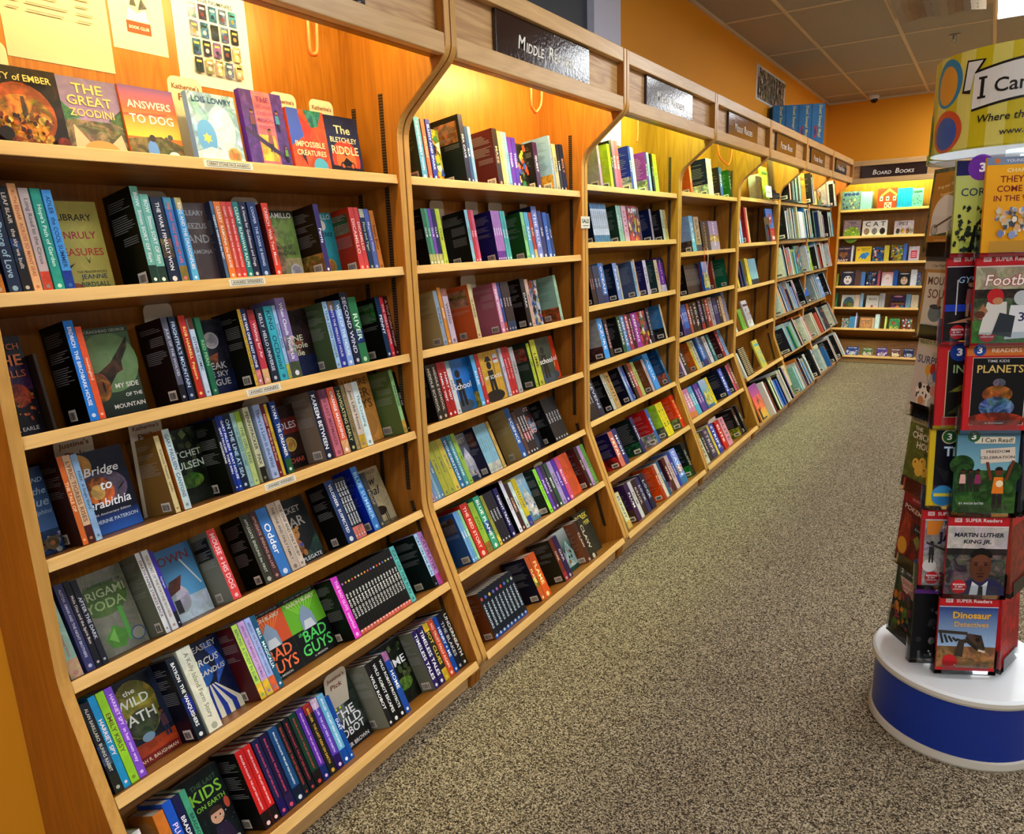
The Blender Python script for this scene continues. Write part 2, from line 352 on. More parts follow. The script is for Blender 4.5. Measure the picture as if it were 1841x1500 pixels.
S123 = [(-.012, 1.727), (-.012, 1.45), (-.012, 1.172), (-.010, .913), (-.006, .635), (.092, .390), (.195, .117)]
TILT7 = [8, 10, 12, 15, 25, 26, 26]
S567 = [(-.012, 1.787), (-.012, 1.456), (-.012, 1.128), (-.010, .795), (.087, .459), (.195, .115)]
TILT6 = [8, 10, 14, 22, 26, 26]
SHELF = {1: S123, 2: S123, 3: [(-.012, 1.76), (-.012, 1.503), (-.012, 1.211), (-.012, .932), (-.006, .653), (.09, .388), (.195, .115)],
         4: [(-.012, 1.777), (-.012, 1.424), (-.012, 1.161), (-.012, .907), (-.003, .655), (.08, .398), (.195, .115)], 5: S567, 6: S567, 7: S567,
         8: [(0, 1.763), (0, 1.463), (0, 1.17), (0, .888), (0, .637), (.10, .40), (.195, .09)]}
TILT = {1: TILT7, 2: TILT7, 3: TILT7, 4: TILT7, 5: TILT6, 6: TILT6, 7: TILT6, 8: TILT7}
BASE = {u: frame((0, (u - 1) * W, 0), (1, 0, 0)) for u in range(1, 8)}
BASE[8] = frame((0, 8.97, 0), (0, -1, 0))
WU = {u: W for u in range(1, 8)}; WU[8] = 1.22
def small_caps(g, words, cx, cy, wtot, h, col, shear=.18):
    parts = [(w[0], 1.0) for w in words]; seq = []
    for wi, w in enumerate(words):
        seq.append((w[0], 1.0)); seq.append((w[1:], .72))
        if wi < len(words) - 1: seq.append((' ', .5))
    wd = [letters(t, 3, shear, .01)[2] * k if t != ' ' else .4 for t, k in seq]; gap = .07
    tot = sum(wd) + gap * (len(seq) - 1); s = wtot / tot; x = cx - wtot / 2; H = letters('M', 3, shear, .01)[3]
    k2 = min(s * H, h) / H
    for (t, k), w_ in zip(seq, wd):
        if t != ' ':
            hh = k2 * H * k; g.txt(t, (x + w_ * s / 2) / g.w, (cy - k2 * H / 2 + hh / 2 + (.004 if k == 1 else 0)) / g.h, w_ * s / g.w, hh / g.h, col, shear, res=3)
        x += (w_ + gap) * s
LAMPC = {1: (1, .90, .36), 2: (1, .90, .42), 3: (.62, 1, .34), 4: (.62, 1, .34), 5: (.68, 1, .42), 6: (.85, 1, .45), 7: (1, .80, .35), 8: (.70, 1, .36)}
def bookcase(u, label, sign, words):
    r = empty('bookcase', BASE[u]); tag(r, label, 'bookcase', 'maple bookcases along the orange wall' if u < 8 else 'maple bookcase on the end wall')
    w = WU[u]; PN = M['panel_lamp_tint'] if u in (3, 4, 5, 8) else M['panel']
    fe = lambda p, q: max(p[0], q[0]) > -.05 and min(p[1], q[1]) > .04 and max(p[1], q[1]) < 2.281 and not (p[1] > 2.27 and q[1] > 2.27)
    for y0 in (.0015, w - TH - .0015):
        b = MB(); b.prism(PROF, y0, y0 + TH, PN, M['edgez'], fe); sp = b.build('side_panel', r, bevel=.004)
        # slotted standards let into the inner face
        yi = y0 + TH if y0 < .1 else y0
        for x, z0, z1 in ((-.055, .70, 1.965), (-.17, .28, 1.935)):
            s_ = 1 if y0 < .1 else -1; b = MB(); b.box((x - .008, min(yi, yi + s_ * .0022), z0), (x + .008, max(yi, yi + s_ * .0022), z1), M['slot']); b.build('shelf_standard', sp)
        b = MB(); s_ = 1 if y0 < .1 else -1; p0, p1 = Vector((-.045, 0, .66)), Vector((.10, 0, .16)); d = (p1 - p0).normalized(); n_ = Vector((d.z, 0, -d.x)) * .008
        q = [p0 + n_, p0 - n_, p1 - n_, p1 + n_]
        b.mesh([(p.x, yi, p.z) for p in q] + [(p.x, yi + s_ * .0022, p.z) for p in q], [(0, 1, 2, 3), (7, 6, 5, 4), (0, 4, 5, 1), (1, 5, 6, 2), (2, 6, 7, 3), (3, 7, 4, 0)], M['slot']); b.build('shelf_standard', sp)
    yl, yh = TH + .002, w - TH - .002
    b = MB(); b.box((XW + .002, yl, .0), (XW + .016, yh, 2.262), PN); b.build('back_panel', r)
    shelves = []
    for i, ((xf, zf), a) in enumerate(zip(SHELF[u], TILT[u])):
        last = i == len(SHELF[u]) - 1; b = MB(); dep = (xf - XW - .022) / math.cos(R(a)) if not last else .2
        mx = Matrix.Translation((xf, 0, zf)) @ Matrix.Rotation(-R(a), 4, 'Y')
        loc = MB(); loc.box((-dep, yl, -.027), (-.002, yh, 0), M['shelf']); loc.box((-.002, yl, -.027), (.001, yh, 0.0), M['edge'])
        if last: loc.box((-dep, yl, 0), (-dep + .012, yh, .26), M['shelf'])
        b.add(loc, mx); shelves.append(b.build('shelf', r, bevel=.002))
    b = MB(); b.box((.135, yl, 0), (.155, yh, .085), M['rail']); b.build('toe_kick', r, bevel=.002)
    b = MB(); b.box((.171, yl, 2.225), (.2, yh, 2.28), M['rail']); b.build('top_rail', r, bevel=.003)
    b = MB(); b.box((.172, yl, 2.036), (.2, yh, 2.092), M['rail']); b.box((.140, yl, 2.036), (.172, yh, 2.054), M['panel']); b.build('bottom_rail', r, bevel=.003)
    b = MB(); b.box((.150, yl, 2.054), (.1705, yh, 2.262), M['fascia']); b.build('fascia', r)
    b = MB(); b.box((XW + .016, yl, 2.262), (.176, yh, 2.279), M['panel']); b.build('canopy_top', r)
    if sign:
        y0, y1 = sign; b = MB(); b.box((.1705, y0, 2.078), (.185, y1, 2.224), M['sign']); so = b.build('sign_board', r, bevel=.002)
        if words:
            b = MB(); g = G(b, M['white'], lambda a, c, k: (.1853 + k * .0001, y0 + a, 2.078 + c), y1 - y0, .146); ww = y1 - y0
            small_caps(g, words, ww * .5, .070, ww * .6 if u < 8 else ww * .62, .06 if u < 8 else .07, hx('e8e2d4')); b.build('lettering', so)
    lf = MB(); lf.box((.06, yl + .05, 2.225), (.13, yh - .05, 2.26), M['wht']); lo = lf.build('lamp_housing', r)
    em = emit_mat('canopy_tube_%d' % u, LAMPC[u], LAMP * {1: .6, 2: .9, 3: .9, 4: .75, 5: 1.1, 6: .9, 7: .7, 8: 1.2}[u])
    b = MB(); n = 10; c0 = (.095, 2.205); rr = .012
    for k in range(n):
        a0, a1 = 2 * math.pi * k / n, 2 * math.pi * (k + 1) / n
        b.face([(c0[0] + rr * math.cos(a0), yl + .08, c0[1] + rr * math.sin(a0)), (c0[0] + rr * math.cos(a1), yl + .08, c0[1] + rr * math.sin(a1)), (c0[0] + rr * math.cos(a1), yh - .08, c0[1] + rr * math.sin(a1)), (c0[0] + rr * math.cos(a0), yh - .08, c0[1] + rr * math.sin(a0))], em)
    b.build('lamp_tube', lo)
    return r, shelves
U = {}; SHF = {}
for u, lab, sg, wds in (
    (1, 'nearest maple bookcase with paper notices on its back board', (.26, .893), None),
    (2, 'second maple bookcase under the large dark Middle Readers sign', (.26, .907), ('MIDDLE', 'READERS')),
    (3, 'third maple bookcase from the camera with glare on its sign', (.258, .868), ('MIDDLE', 'READERS')),
    (4, 'fourth maple bookcase with orange cord looped under its canopy', (.285, .93), ('MIDDLE', 'READERS')),
    (5, 'fifth maple bookcase with half-empty shelves and black bookends', (.235, .865), ('PICTURE', 'BOOKS')),
    (6, 'sixth maple bookcase, its picture books standing past the shelf edges', (.24, .87), ('PICTURE', 'BOOKS')),
    (7, 'last maple bookcase of the long run, touching the end wall case', (.24, .87), ('PICTURE', 'BOOKS')),
    (8, 'maple bookcase on the end wall under the Board Books sign', (.24, .90), ('BOARD', 'BOOKS'))):
    U[u], SHF[u] = bookcase(u, lab, sg, wds)
def sub(name, mb, parent, **k): return mb.build(name, parent, **k)
# orange cords under the canopies (parts of the lamps)
for u, pts in ((1, [(-.1, .969, 2.2), (-.1, .963, 2.06), (-.1, .978, 2.045), (-.1, .992, 2.065), (-.1, 1.0, 2.2)]),
               (2, [(-.05, .86, 2.2), (-.05, .855, 2.06), (-.05, .87, 2.03), (-.05, .895, 2.025), (-.05, .935, 2.07), (-.05, .94, 2.2)]),
               (3, [(-.05, .70, 2.2), (-.05, .705, 2.06), (-.05, .697, 2.0)]),
               (4, [(-.05, .80, 2.2), (-.05, .86, 2.05), (-.05, 1.0, 2.005), (-.05, 1.1, 2.0), (-.05, 1.15, 2.06), (-.05, 1.17, 2.2)])):
    b = MB(); P = [Vector(p) for p in pts]; Q = []
    for i in range(len(P) - 1):
        for k in range(5):
            t = k / 5; p0, p1, p2, p3 = P[max(i - 1, 0)], P[i], P[i + 1], P[min(i + 2, len(P) - 1)]
            Q.append(.5 * ((2 * p1) + (p2 - p0) * t + (2 * p0 - 5 * p1 + 4 * p2 - p3) * t * t + (3 * p1 - p0 - 3 * p2 + p3) * t ** 3))
    b.tube(Q + [P[-1]], .006 if u < 3 else .005, M['cord'], 8); b.build('power_cord', U[u], smooth=True)
# printed strips on shelf edges
for i, (y0, y1, t) in enumerate(((.515, .652, 'GREAT STONE FACE AWARDS'), (.543, .651, 'AWARD WINNERS'), (.554, .662, 'AWARD WINNERS'), (.573, .676, 'AWARD WINNERS'))):
    xf, zf = S123[i]; a = R(TILT7[i]); mx = Matrix.Translation((xf, 0, zf)) @ Matrix.Rotation(-a, 4, 'Y'); lb = MB(); lb.box((.0012, y0, -.021), (.0018, y1, -.004), M['paper'], hx('e6dfd2'))
    g = G(lb, M['paper'], lambda a_, c, k: (.0019 + k * LAY, y0 + a_, -.021 + c), y1 - y0, .017)
    for q in ((.06, .16, .94, .22), (.06, .78, .94, .84), (.06, .16, .068, .84), (.932, .16, .94, .84)): g.rect(*q, hx('333'))
    g.txt(t, .5, .5, .82, .42, hx('222'), .15); b = MB(); b.add(lb, mx); b.build('shelf_label', SHF[1][i])
def pc(s):
    c = hx(s); return tuple(min(1, v ** 1.18 * 1.06) for v in c[:3]) + (c[3],)
# ------------------------------------------------------------------ covers: flat print designs on the front of a book (plain stand-ins for the printed art)
def title(g, lines, col, top=.92, lh=.13, w=.86, cx=.5, shear=0, gap=.25):
    y = top
    for t in lines:
        g.txt(t, cx, y - lh / 2, w, lh, col, shear); y -= lh * (1 + gap)
def medal(g, cx, cy, r, c): g.circ(cx, cy, r, hx(c)); g.circ(cx, cy, r * .82, art(c, .6)); g.circ(cx, cy, r * .35, hx('a63' if c != 'bbb' else '888'))
def figure(g, x, y, s, skin, top, legs, hair='211'):
    g.poly([(x - .22 * s, y), (x - .06 * s, y), (x - .02 * s, y + .55 * s), (x - .2 * s, y + .55 * s)], hx(legs)); g.poly([(x + .06 * s, y), (x + .22 * s, y), (x + .2 * s, y + .55 * s), (x + .02 * s, y + .55 * s)], hx(legs))
    g.poly([(x - .27 * s, y + .5 * s), (x + .27 * s, y + .5 * s), (x + .2 * s, y + 1.05 * s), (x - .2 * s, y + 1.05 * s)], hx(top)); g.circ(x, y + 1.22 * s, .17 * s, hx(skin)); g.ell(x, y + 1.28 * s, .18 * s, .12 * s, hx(hair), 12, 0, 180)
def cover(g, name, base, tc, L, seed):
    c, t = hx(base), hx(tc); q = random.Random(seed); A = lambda s, k=.7: art(s, k)
    if name == 'ember':
        g.rect(0, 0, 1, 1, A('2a150c')); g.circ(.42, .45, .46, A('b5521a', .6)); g.ell(.42, .42, .40, .26, A('d98a28', .9)); g.poly([(.40, .4), (.42, .66), (.47, .66), (.49, .4)], A('5a3a2a'))
        g.scatter(seed, 60, .08, .06, .85, .42, [A(x, .8) for x in ('f0a030', '3a1a10', 'c05a18', '7a2a10', 'e8c060')], .02, .06); g.circ(.1, .2, .1, A('1a0c08')); g.circ(.88, .12, .1, A('8a2a10')); g.txt('CITY of EMBER', .45, .86, .86, .12, t)
    elif name == 'zoo':
        g.grad(.45, 1, A('9a7aa0', .2), A('7a6a98', .2)); g.rect(0, .0, 1, .48, A('8a7a5a', .8)); g.poly([(0, .45), (0, .72), (.3, .5)], A('5a8a6a')); g.poly([(1, .42), (1, .66), (.75, .5)], A('4a6a3a'))
        g.poly([(.12, .05), (.16, .42), (.42, .16)], hx('e0a888')); g.poly([(.98, .08), (.92, .34), (.66, .16)], hx('e0a888')); g.ell(.55, .1, .3, .14, hx('d88a4a')); g.ell(.55, .05, .22, .08, hx('f0e0d0')); g.circ(.45, .1, .035, hx('201008')); g.circ(.66, .1, .035, hx('201008'))
        title(g, L, hx('d8b468'), .93, .12, .72)
    elif name == 'dog':
        g.grad(.7, 1, hx('d8603a'), hx('6a4a88')); g.grad(.34, .7, hx('f0b838'), hx('d8603a')); g.poly([(0, 0), (1, 0), (1, .26), (.6, .36), (.2, .33), (0, .3)], A('8a7a40', .8)); g.line(0, .62, .8, .66, .006, hx('c8503a'))
        g.ell(.42, .17, .1, .13, hx('5a86d0')); g.circ(.44, .33, .06, hx('3a2a20')); g.ell(.8, .12, .1, .05, hx('e8e4dc')); g.circ(.7, .34, .03, hx('4a4a38')); g.circ(.78, .36, .05, hx('4a4a38'))
        title(g, L, hx('f8ead8'), .84, .15, .8)
    elif name == 'star':
        g.rect(0, 0, 1, 1, A('a8c8e8', .6)); g.ell(.62, .52, .28, .32, A('d8e4f0', .3)); g.ell(.26, .38, .2, .24, hx('5a94d0')); g.poly([(0, 0), (1, 0), (1, .1), (.6, .2), (.3, .24), (0, .16)], A('e8eef4', .3))
        for k in (0, 60): g.poly([(.26 + .1 * math.cos(R(90 + k + 120 * i)), .36 + .1 * math.sin(R(90 + k + 120 * i)) * g.w / g.h * 1.0) for i in range(3)], hx('d8c060'))
        medal(g, .78, .14, .15, 'c8965a'); title(g, L, hx('1a3a6a'), .95, .1, .84)
    elif name == 'school':
        g.rect(0, 0, 1, 1, A('5a3a90', .5)); g.rect(.28, .0, .72, 1, A('d86a78', .3)); g.rect(.3, .1, .68, .44, A('e8c850', .6)); g.line(0, .5, .95, .12, .012, hx('3a2a50'))
        for x, y, s_, tp in ((.2, .45, .22, '6a3a3a'), (.55, .22, .22, '8a4a5a'), (.8, .5, .2, '3a7a9a'), (.88, .1, .16, '5a8a3a')): figure(g, x, y, s_, '8a5a3a', tp, '2a2040')
        title(g, L, hx('5a2a6a'), .93, .07, .38, .5)
    elif name == 'swirl':
        g.rect(0, 0, 1, 1, A('d8552a', .5)); g.poly([(0, .4), (0, 1), (.3, 1), (.42, .6)], hx('3a50b0')); g.poly([(.45, 1), (.95, 1), (.8, .75), (.6, .72)], A('3a8a80')); g.poly([(.3, .95), (.6, .7), (.5, .5), (.72, .3), (.9, .12), (.4, .4)], A('d83a2a', .4)); g.circ(.7, .08, .2, hx('4aa0c0')); g.poly([(.2, .3), (.34, .1), (.3, .36)], hx('2a2030'))
        title(g, L, hx('f0dca8'), .5, .11, .8)
    elif name == 'moto':
        g.rect(0, 0, 1, 1, A('22264a', .4)); g.circ(.5, .26, .42, hx('c03a20')); g.circ(.5, .24, .3, hx('e06a30')); g.poly([(0, 0), (1, 0), (1, .12), (0, .16)], hx('1a1014'))
        for x in (.38, .66): g.circ(x, .16, .08, hx('120c0c')); g.circ(x, .16, .05, hx('d85a30'))
        g.poly([(.36, .2), (.5, .3), (.66, .22), (.6, .15), (.42, .15)], hx('120c0c')); g.circ(.5, .36, .04, hx('120c0c')); title(g, L, hx('f0d8a8'), .84, .14, .8)
    elif name == 'lib':
        g.rect(0, 0, 1, 1, A('c2b452', .15))
        g.txt('THE LIBRARY', .42, .83, .9, .12, hx('2a2418')); g.txt('OF UNRULY', .42, .64, .92, .16, hx('a8283a')); g.txt('TREASURES', .5, .46, .88, .12, hx('b83a2a')); g.txt('THE PENDERWICKS', .66, .245, .5, .03, hx('222')); g.txt('JEANNE', .68, .185, .44, .065, hx('1a3a5a')); g.txt('BIRDSALL', .68, .11, .48, .07, hx('1a4a3a'))
        g.poly([(.6, .42), (.66, .36), (.7, .42), (.66, .33)], hx('2a2a20')); g.poly([(.25, .3), (.42, .34), (.3, .27)], hx('3a3628')); g.ell(.34, .06, .14, .07, A('b0552a')); g.ell(.25, .16, .06, .05, A('5a8a5a')); g.ell(.12, .95, .14, .04, A('6a6a3a'))
    elif name == 'pup':
        g.rect(0, 0, 1, 1, A('b0a878', .5)); g.rect(.3, .3, 1, .92, A('7a9a4a', .5)); g.ell(.35, .3, .2, .34, A('b89868', .7)); g.ell(.34, .66, .17, .13, A('c0a070', .5)); g.circ(.3, .68, .02, hx('1a1008')); g.circ(.4, .68, .02, hx('1a1008')); g.ell(.35, .6, .04, .02, hx('1a1008')); g.rect(0, .92, 1, 1, hx('2a3018')); g.txt('DICAMILLO', .55, .93, .8, .08, hx('eee')); g.txt('Because of', .5, .47, .62, .07, hx('3a3020')); g.txt('Winn-Dixie', .52, .38, .7, .08, hx('3a3020')); medal(g, .8, .1, .16, 'bbb')
    elif name == 'medal':
        g.rect(0, 0, 1, 1, A(base, .2)); medal(g, .66, .16, .18, 'c8963a'); title(g, L[:1], t, .98, .09, .9); g.txt(L[1], .5, .66, .84, .14, hx('1a4a50'), .3); g.circ(.6, .8, .14, hx('e8e4dc'))
    elif name == 'walls':
        g.rect(0, 0, 1, 1, A('1c1420', .6)); g.grad(.45, .72, A('5a2a6a'), A('2a1a4a')); g.ell(.6, .4, .3, .12, A('d8552a', .9)); g.poly([(.1, .1), (.34, .6), (.62, .08)], hx('0c080c')); g.poly([(.02, .1), (.18, .36), (.2, .1)], A('d88a30', .9)); g.scatter(seed, 22, .5, .14, .95, .4, [A(x) for x in ('d8552a', '1a0c0c', 'e8a040')], .02, .05); title(g, L, hx('c0683a'), .95, .11, .8); g.txt('L EARLE', .6, .06, .5, .06, hx('ccc'))
    elif name == 'hawk':
        g.grad(0, 1, hx('0c140e'), hx('4e6a48')); g.ell(.55, .6, .5, .34, A('6a8a58', .2)); g.poly([(.05, .52), (.3, .5), (.55, .6), (.95, .88), (.9, .74), (.75, .6), (.74, .5), (.62, .47), (.4, .3), (.2, .16), (.02, .1)], A('4a3018', .9)); g.ell(.28, .34, .18, .16, A('c87a2a', .8)); g.ell(.34, .34, .02, .06, hx('1a1008'))
        g.rect(0, .93, 1, 1, hx('2a3a2a')); g.txt(L[0], .5, .955, .9, .05, hx('9aa890'))
        for i, x in enumerate(L[1:]): g.txt(x, (.74, .82, .7)[i], .33 - i * .115, (.42, .3, .56)[i], (.1, .07, .11)[i], hx('e8e4d8'))
    elif name in ('smedal', 'gmedal'):
        g.rect(0, 0, 1, 1, A(base, .8)); medal(g, .6, .72 if name == 'smedal' else .16, .2, 'bbb' if name == 'smedal' else 'd0a83a'); g.poly([(.4, .5), (.6, .3), (.7, .55)], A('a05a3a')); g.rect(0, 0, 1, .3, A('1a2450', .5)); title(g, L, t, .42 if name == 'smedal' else .62, .09, .7)
    elif name == 'dolph':
        g.grad(.25, 1, hx('4a78b8'), hx('101c40')); g.rect(0, .22, 1, .27, A('2a4a78', .5)); g.scatter(seed, 40, .02, .02, .98, .22, [A(x) for x in ('2a2018', '6a5a40', '8a8070', 'c8c8c8')], .04, .1); medal(g, .7, .12, .2, '6a5a3a'); title(g, L, t, .9, .1, .66, .6, .25)
    elif name == 'bridge':
        g.rect(0, 0, 1, 1, A('10142c', .4)); g.grad(0, .24, hx('2a60b8'), hx('101a48')); g.ell(.5, .52, .42, .22, A('6a5a70', .6)); g.ell(.42, .5, .26, .18, A('d8722a', .9)); g.ell(.4, .5, .12, .09, A('f0b860', .5)); g.poly([(0, .3), (.2, .42), (.4, .33), (1, .38), (1, .26), (0, .24)], hx('0c1024')); g.poly([(.72, .46), (.8, .52), (.9, .56), (.82, .5)], hx('140c0c')); medal(g, .2, .84, .22, 'b8863a')
        for i, (x, cx, y, w_) in enumerate((('Bridge', .55, .74, .6), ('to', .56, .56, .2), ('Terabithia', .48, .36, .86))): g.txt(x, cx, y, w_, .13, t, .2)
        g.txt('40th Anniversary Edition', .52, .235, .8, .035, hx('ccc'), .2); g.txt('KATHERINE PATERSON', .5, .15, .9, .055, hx('cde'))
    elif name == 'green':
        g.rect(0, 0, 1, 1, A('1c2418', .8)); g.scatter(seed, 40, .02, .3, .98, .98, [A(x) for x in ('2a3a20', '4a5a30', '14180e', '6a7a48')], .04, .1); g.ell(.55, .3, .3, .1, A('6a9a30', .9)); title(g, L, t, .72, .12, .9)
    elif name == 'holes':
        g.rect(0, 0, 1, 1, A('3a2018', .6)); g.rect(0, .55, 1, .8, A('8a2a20', .5)); g.txt('HOLES', .6, .68, .7, .16, hx('d8dce4')); medal(g, .64, .38, .18, 'c8a848'); g.rect(0, 0, 1, .2, hx('1a1010')); g.txt('SACHAR', .62, .12, .64, .11, hx('c8503a'))
    elif name == 'fold':
        g.rect(0, 0, 1, 1, A('8a8a78', .3)); g.ell(.5, .66, .44, .2, A('5a7a3a', .3)); g.txt(L[0], .5, .84, .84, .06, hx('2a3a1a')); g.txt(L[1], .5, .74, .86, .1, hx('c8d8a8')); g.txt(L[2], .52, .6, .7, .13, hx('a8c080')); g.poly([(.3, .2), (.5, .34), (.72, .22), (.6, .06), (.38, .08)], A('5a9a3a', .3)); g.poly([(.36, .2), (.5, .3), (.5, .12)], hx('7ab850')); g.rect(.68, .1, .76, .52, hx('58a848')); g.circ(.86, .14, .13, hx('3a5a8a')); g.circ(.86, .14, .11, hx('9a9a8a'))
    elif name == 'snow':
        g.grad(.2, 1, hx('5aa8d8'), hx('3a6a98')); g.rect(0, 0, 1, .3, A('c8dce8', .3)); g.ell(.4, .3, .24, .2, A('c8c8d0', .5)); g.poly([(.16, .35), (.34, .56), (.62, .6), (.5, .42)], A('5a2a1a', .5)); g.line(.7, .8, .95, .4, .004, hx('ddd')); g.rect(.3, .12, .42, .3, hx('2a2a30')); title(g, L, hx('7a2a30'), .93, .17, .8)
    elif name == 'bear':
        g.rect(0, 0, 1, 1, A('0c1210', .5)); g.poly([(.4, .0), (1, .1), (1, .4)], A('2a4a40')); title(g, L, hx('a8a298'), .9, .15, .75, .45); g.ell(.42, .26, .13, .11, A('b87a3a')); g.circ(.42, .46, .14, A('c88a48', .5)); g.circ(.3, .54, .05, hx('b87a3a')); g.circ(.54, .54, .05, hx('b87a3a')); g.circ(.37, .48, .018, hx('111')); g.circ(.47, .48, .018, hx('111')); g.ell(.5, .28, .05, .03, hx('4a4a98')); g.ell(.36, .15, .06, .05, hx('a86a30')); g.ell(.52, .15, .06, .05, hx('a86a30')); g.txt('K. APPLEGATE', .5, .05, .86, .06, hx('ddd'))
    elif name == 'horse':
        g.rect(0, 0, 1, 1, A('c0b088', .3)); g.txt(L[0], .5, .93, .8, .06, hx('5a4a38')); g.txt(L[1], .42, .78, .7, .15, hx('1a2028'), .3); g.txt(L[2], .5, .6, .6, .15, hx('1a2028'), .3); g.ell(.55, .24, .22, .08, hx('2a1c14')); g.poly([(.36, .26), (.24, .4), (.32, .42), (.46, .3)], hx('2a1c14'))
        for x in (.4, .46, .66, .72): g.rect(x, .04, x + .03, .24, hx('2a1c14'))
        g.rect(0, 0, 1, .05, A('8a7a58'))
    elif name == 'path':
        g.rect(0, 0, 1, 1, A('1c2434', .7)); g.ell(.5, .62, .42, .34, A('a8a038', .7)); g.ell(.5, .45, .3, .16, A('4a5a3a')); g.rect(0, 0, 1, .24, A('c0481c', .5)); g.rect(0, 0, 1, .1, hx('7a1c18')); g.poly([(.85, .3), (.92, 1), (1, 1), (1, .3)], hx('20283c'))
        for i, (x, y, w_, h_) in enumerate((('the', .36, .86, .06), ('WILD', .42, .74, .15), ('PATH', .46, .55, .16))): g.txt(x, .46, w_ - .02, (.3, .62, .66)[i], h_, hx('e8ecdc'))
        figure(g, .86, .18, .24, '7a4a30', '5a3a4a', '2a3048'); g.ell(.5, .28, .12, .05, hx('7a9ab0')); g.txt(L[3], .5, .05, .88, .05, hx('e8d8b8'))
    elif name == 'tent':
        g.rect(0, 0, 1, 1, A('14204a', .5)); g.poly([(.55, .95), (.8, .95), (.95, .6), (.6, .4), (.75, .7)], A('3a6ad8', .4)); g.ell(.3, .6, .3, .16, A('2a6ac8', .3)); apex = (.42, .44)
        for i in range(8): g.poly([(.02 + .12 * i, .14), (.14 + .12 * i, .14), (apex[0] + .03 * (i - 2.6), apex[1]), (apex[0] + .03 * (i - 3.6), apex[1])], hx('e8e4d0' if i % 2 else '2038a0'))
        for i in range(8): g.rect(.02 + .12 * i, .0, .14 + .12 * i, .14, hx('e8e4d0' if i % 2 else '2038a0'))
        g.txt(L[0], .56, .92, .7, .08, hx('d8d8d8')); g.txt(L[1], .5, .74, .7, .11, hx('f0f0ea'), .2); g.txt(L[2], .5, .6, .82, .12, hx('f0f0ea'), .2)
    elif name in ('fin', 'finb'):
        o = name == 'fin'; g.rect(0, .45, 1, 1, hx('d8552a' if o else '6ab82a'))
        for i in range(9):
            x = .06 + .11 * i; g.poly([(.5, .6), (x - .025, .93), (x + .025, .93)], hx('f0803a' if o else '92d844'))
        g.rect(0, 0, 1, .47, hx('0e0e10')); g.rect(0, .93, 1, 1, hx('141414')); g.txt('NEW YORK TIMES BESTSELLER', .5, .965, .8, .03, hx('888')); g.txt('AARON BLABEY', .5, .88, .8, .055, hx('f8e8c8'))
        g.poly([(.3, .45), (.32, .66), (.5, .82), (.68, .66), (.7, .45)], hx('8aa0b8')); g.poly([(.34, .45), (.4, .58), (.6, .58), (.66, .45)], hx('d8dce0')); g.txt('the', .2, .42, .16, .06, hx(tc), .2); g.txt('BAD', .55, .36, .66, .17, hx(tc), .1); g.txt('GUYS', .5, .17, .84, .2, hx(tc), .1); g.txt('in MISSION', .5, .045, .5, .03, hx('ccc'))
    elif name == 'kids':
        g.rect(0, 0, 1, 1, A('0e1a1c', .7)); g.txt('THE LAST', .6, .86, .6, .07, hx('3a5a3a')); g.txt('KIDS', .58, .74, .7, .15, hx('8ac83a')); g.txt('ON EARTH', .6, .6, .66, .09, hx('8ac83a')); g.circ(.62, .42, .15, hx('e0a888')); g.ell(.62, .47, .16, .07, hx('3a2418'), 14, 0, 180); g.circ(.57, .42, .02, hx('111')); g.circ(.68, .42, .02, hx('111')); g.poly([(.4, .1), (.5, .32), (.76, .32), (.88, .1)], hx('2a1c38')); g.ell(.9, .5, .06, .07, hx('c8503a')); g.scatter(seed, 30, .1, .1, .95, .5, [hx(x) for x in ('ccc', '1c3a38', '3a5a58')], .006, .014); g.txt('BRALLIER', .55, .06, .75, .08, hx('ddd'))
    elif name == 'bot':
        g.rect(0, 0, 1, 1, A('3a4440', .6)); g.poly([(0, .3), (0, .95), (.25, .6)], A('1a2420')); g.poly([(1, .35), (1, 1), (.6, .62)], A('223028')); g.ell(.4, .58, .17, .18, A('6a7470', .4)); g.circ(.34, .6, .03, hx('c8d848')); g.circ(.46, .6, .03, hx('c8d848')); g.ell(.8, .88, .08, .05, hx('c83a48')); g.rect(0, 0, 1, .2, A('1a1c1c')); title(g, L[:3], t, .56, .12, .8, .5, 0, .12); g.txt('PETER BROWN', .5, .06, .8, .06, hx('ddd'))
    elif name in ('sil', 'silh', 'silr'):
        g.rect(0, 0, 1, 1, A(base, .25)); g.ell(.4, .1, .5, .12, hx('1a1414' if name == 'silh' else '3a4a58')); s = .5
        g.poly([(.3, .1), (.42, .1), (.44, .42), (.5, .1), (.62, .1), (.58, .62), (.3, .62)], hx('0c0c10')); g.circ(.44, .72, .12, hx('0c0c10'))
        if name == 'silh': g.poly([(.26, .8), (.62, .8), (.52, .9), (.36, .9)], hx('0c0c10')); g.line(.66, .5, .7, .92, .004, hx('2a2018')); g.rect(.7, .74, .94, .92, hx('c8c8d8')); g.rect(.7, .8, .94, .84, hx('b83a38'))
        g.txt(L[0], .55, .48, .86, .12, hx('f4f0e8'))
        if len(L) > 1: g.txt(L[1], .5, .34, .5, .12, t)
    elif name == 'zero':
        g.rect(0, 0, 1, 1, A('1c1a1e', .5)); g.rect(.08, .42, .92, .74, A('7aa0c0', .5)); g.scatter(seed, 24, .1, .62, .9, .78, [A(x) for x in ('c83a28', '8a2018', 'e06a38')], .03, .09); g.ell(.45, .2, .3, .22, hx('2a3448')); g.circ(.5, .44, .13, hx('a87858')); title(g, L[:1], t, .97, .08, .6); title(g, L[1:], t, .6, .1, .8)
    elif name == 'mount':
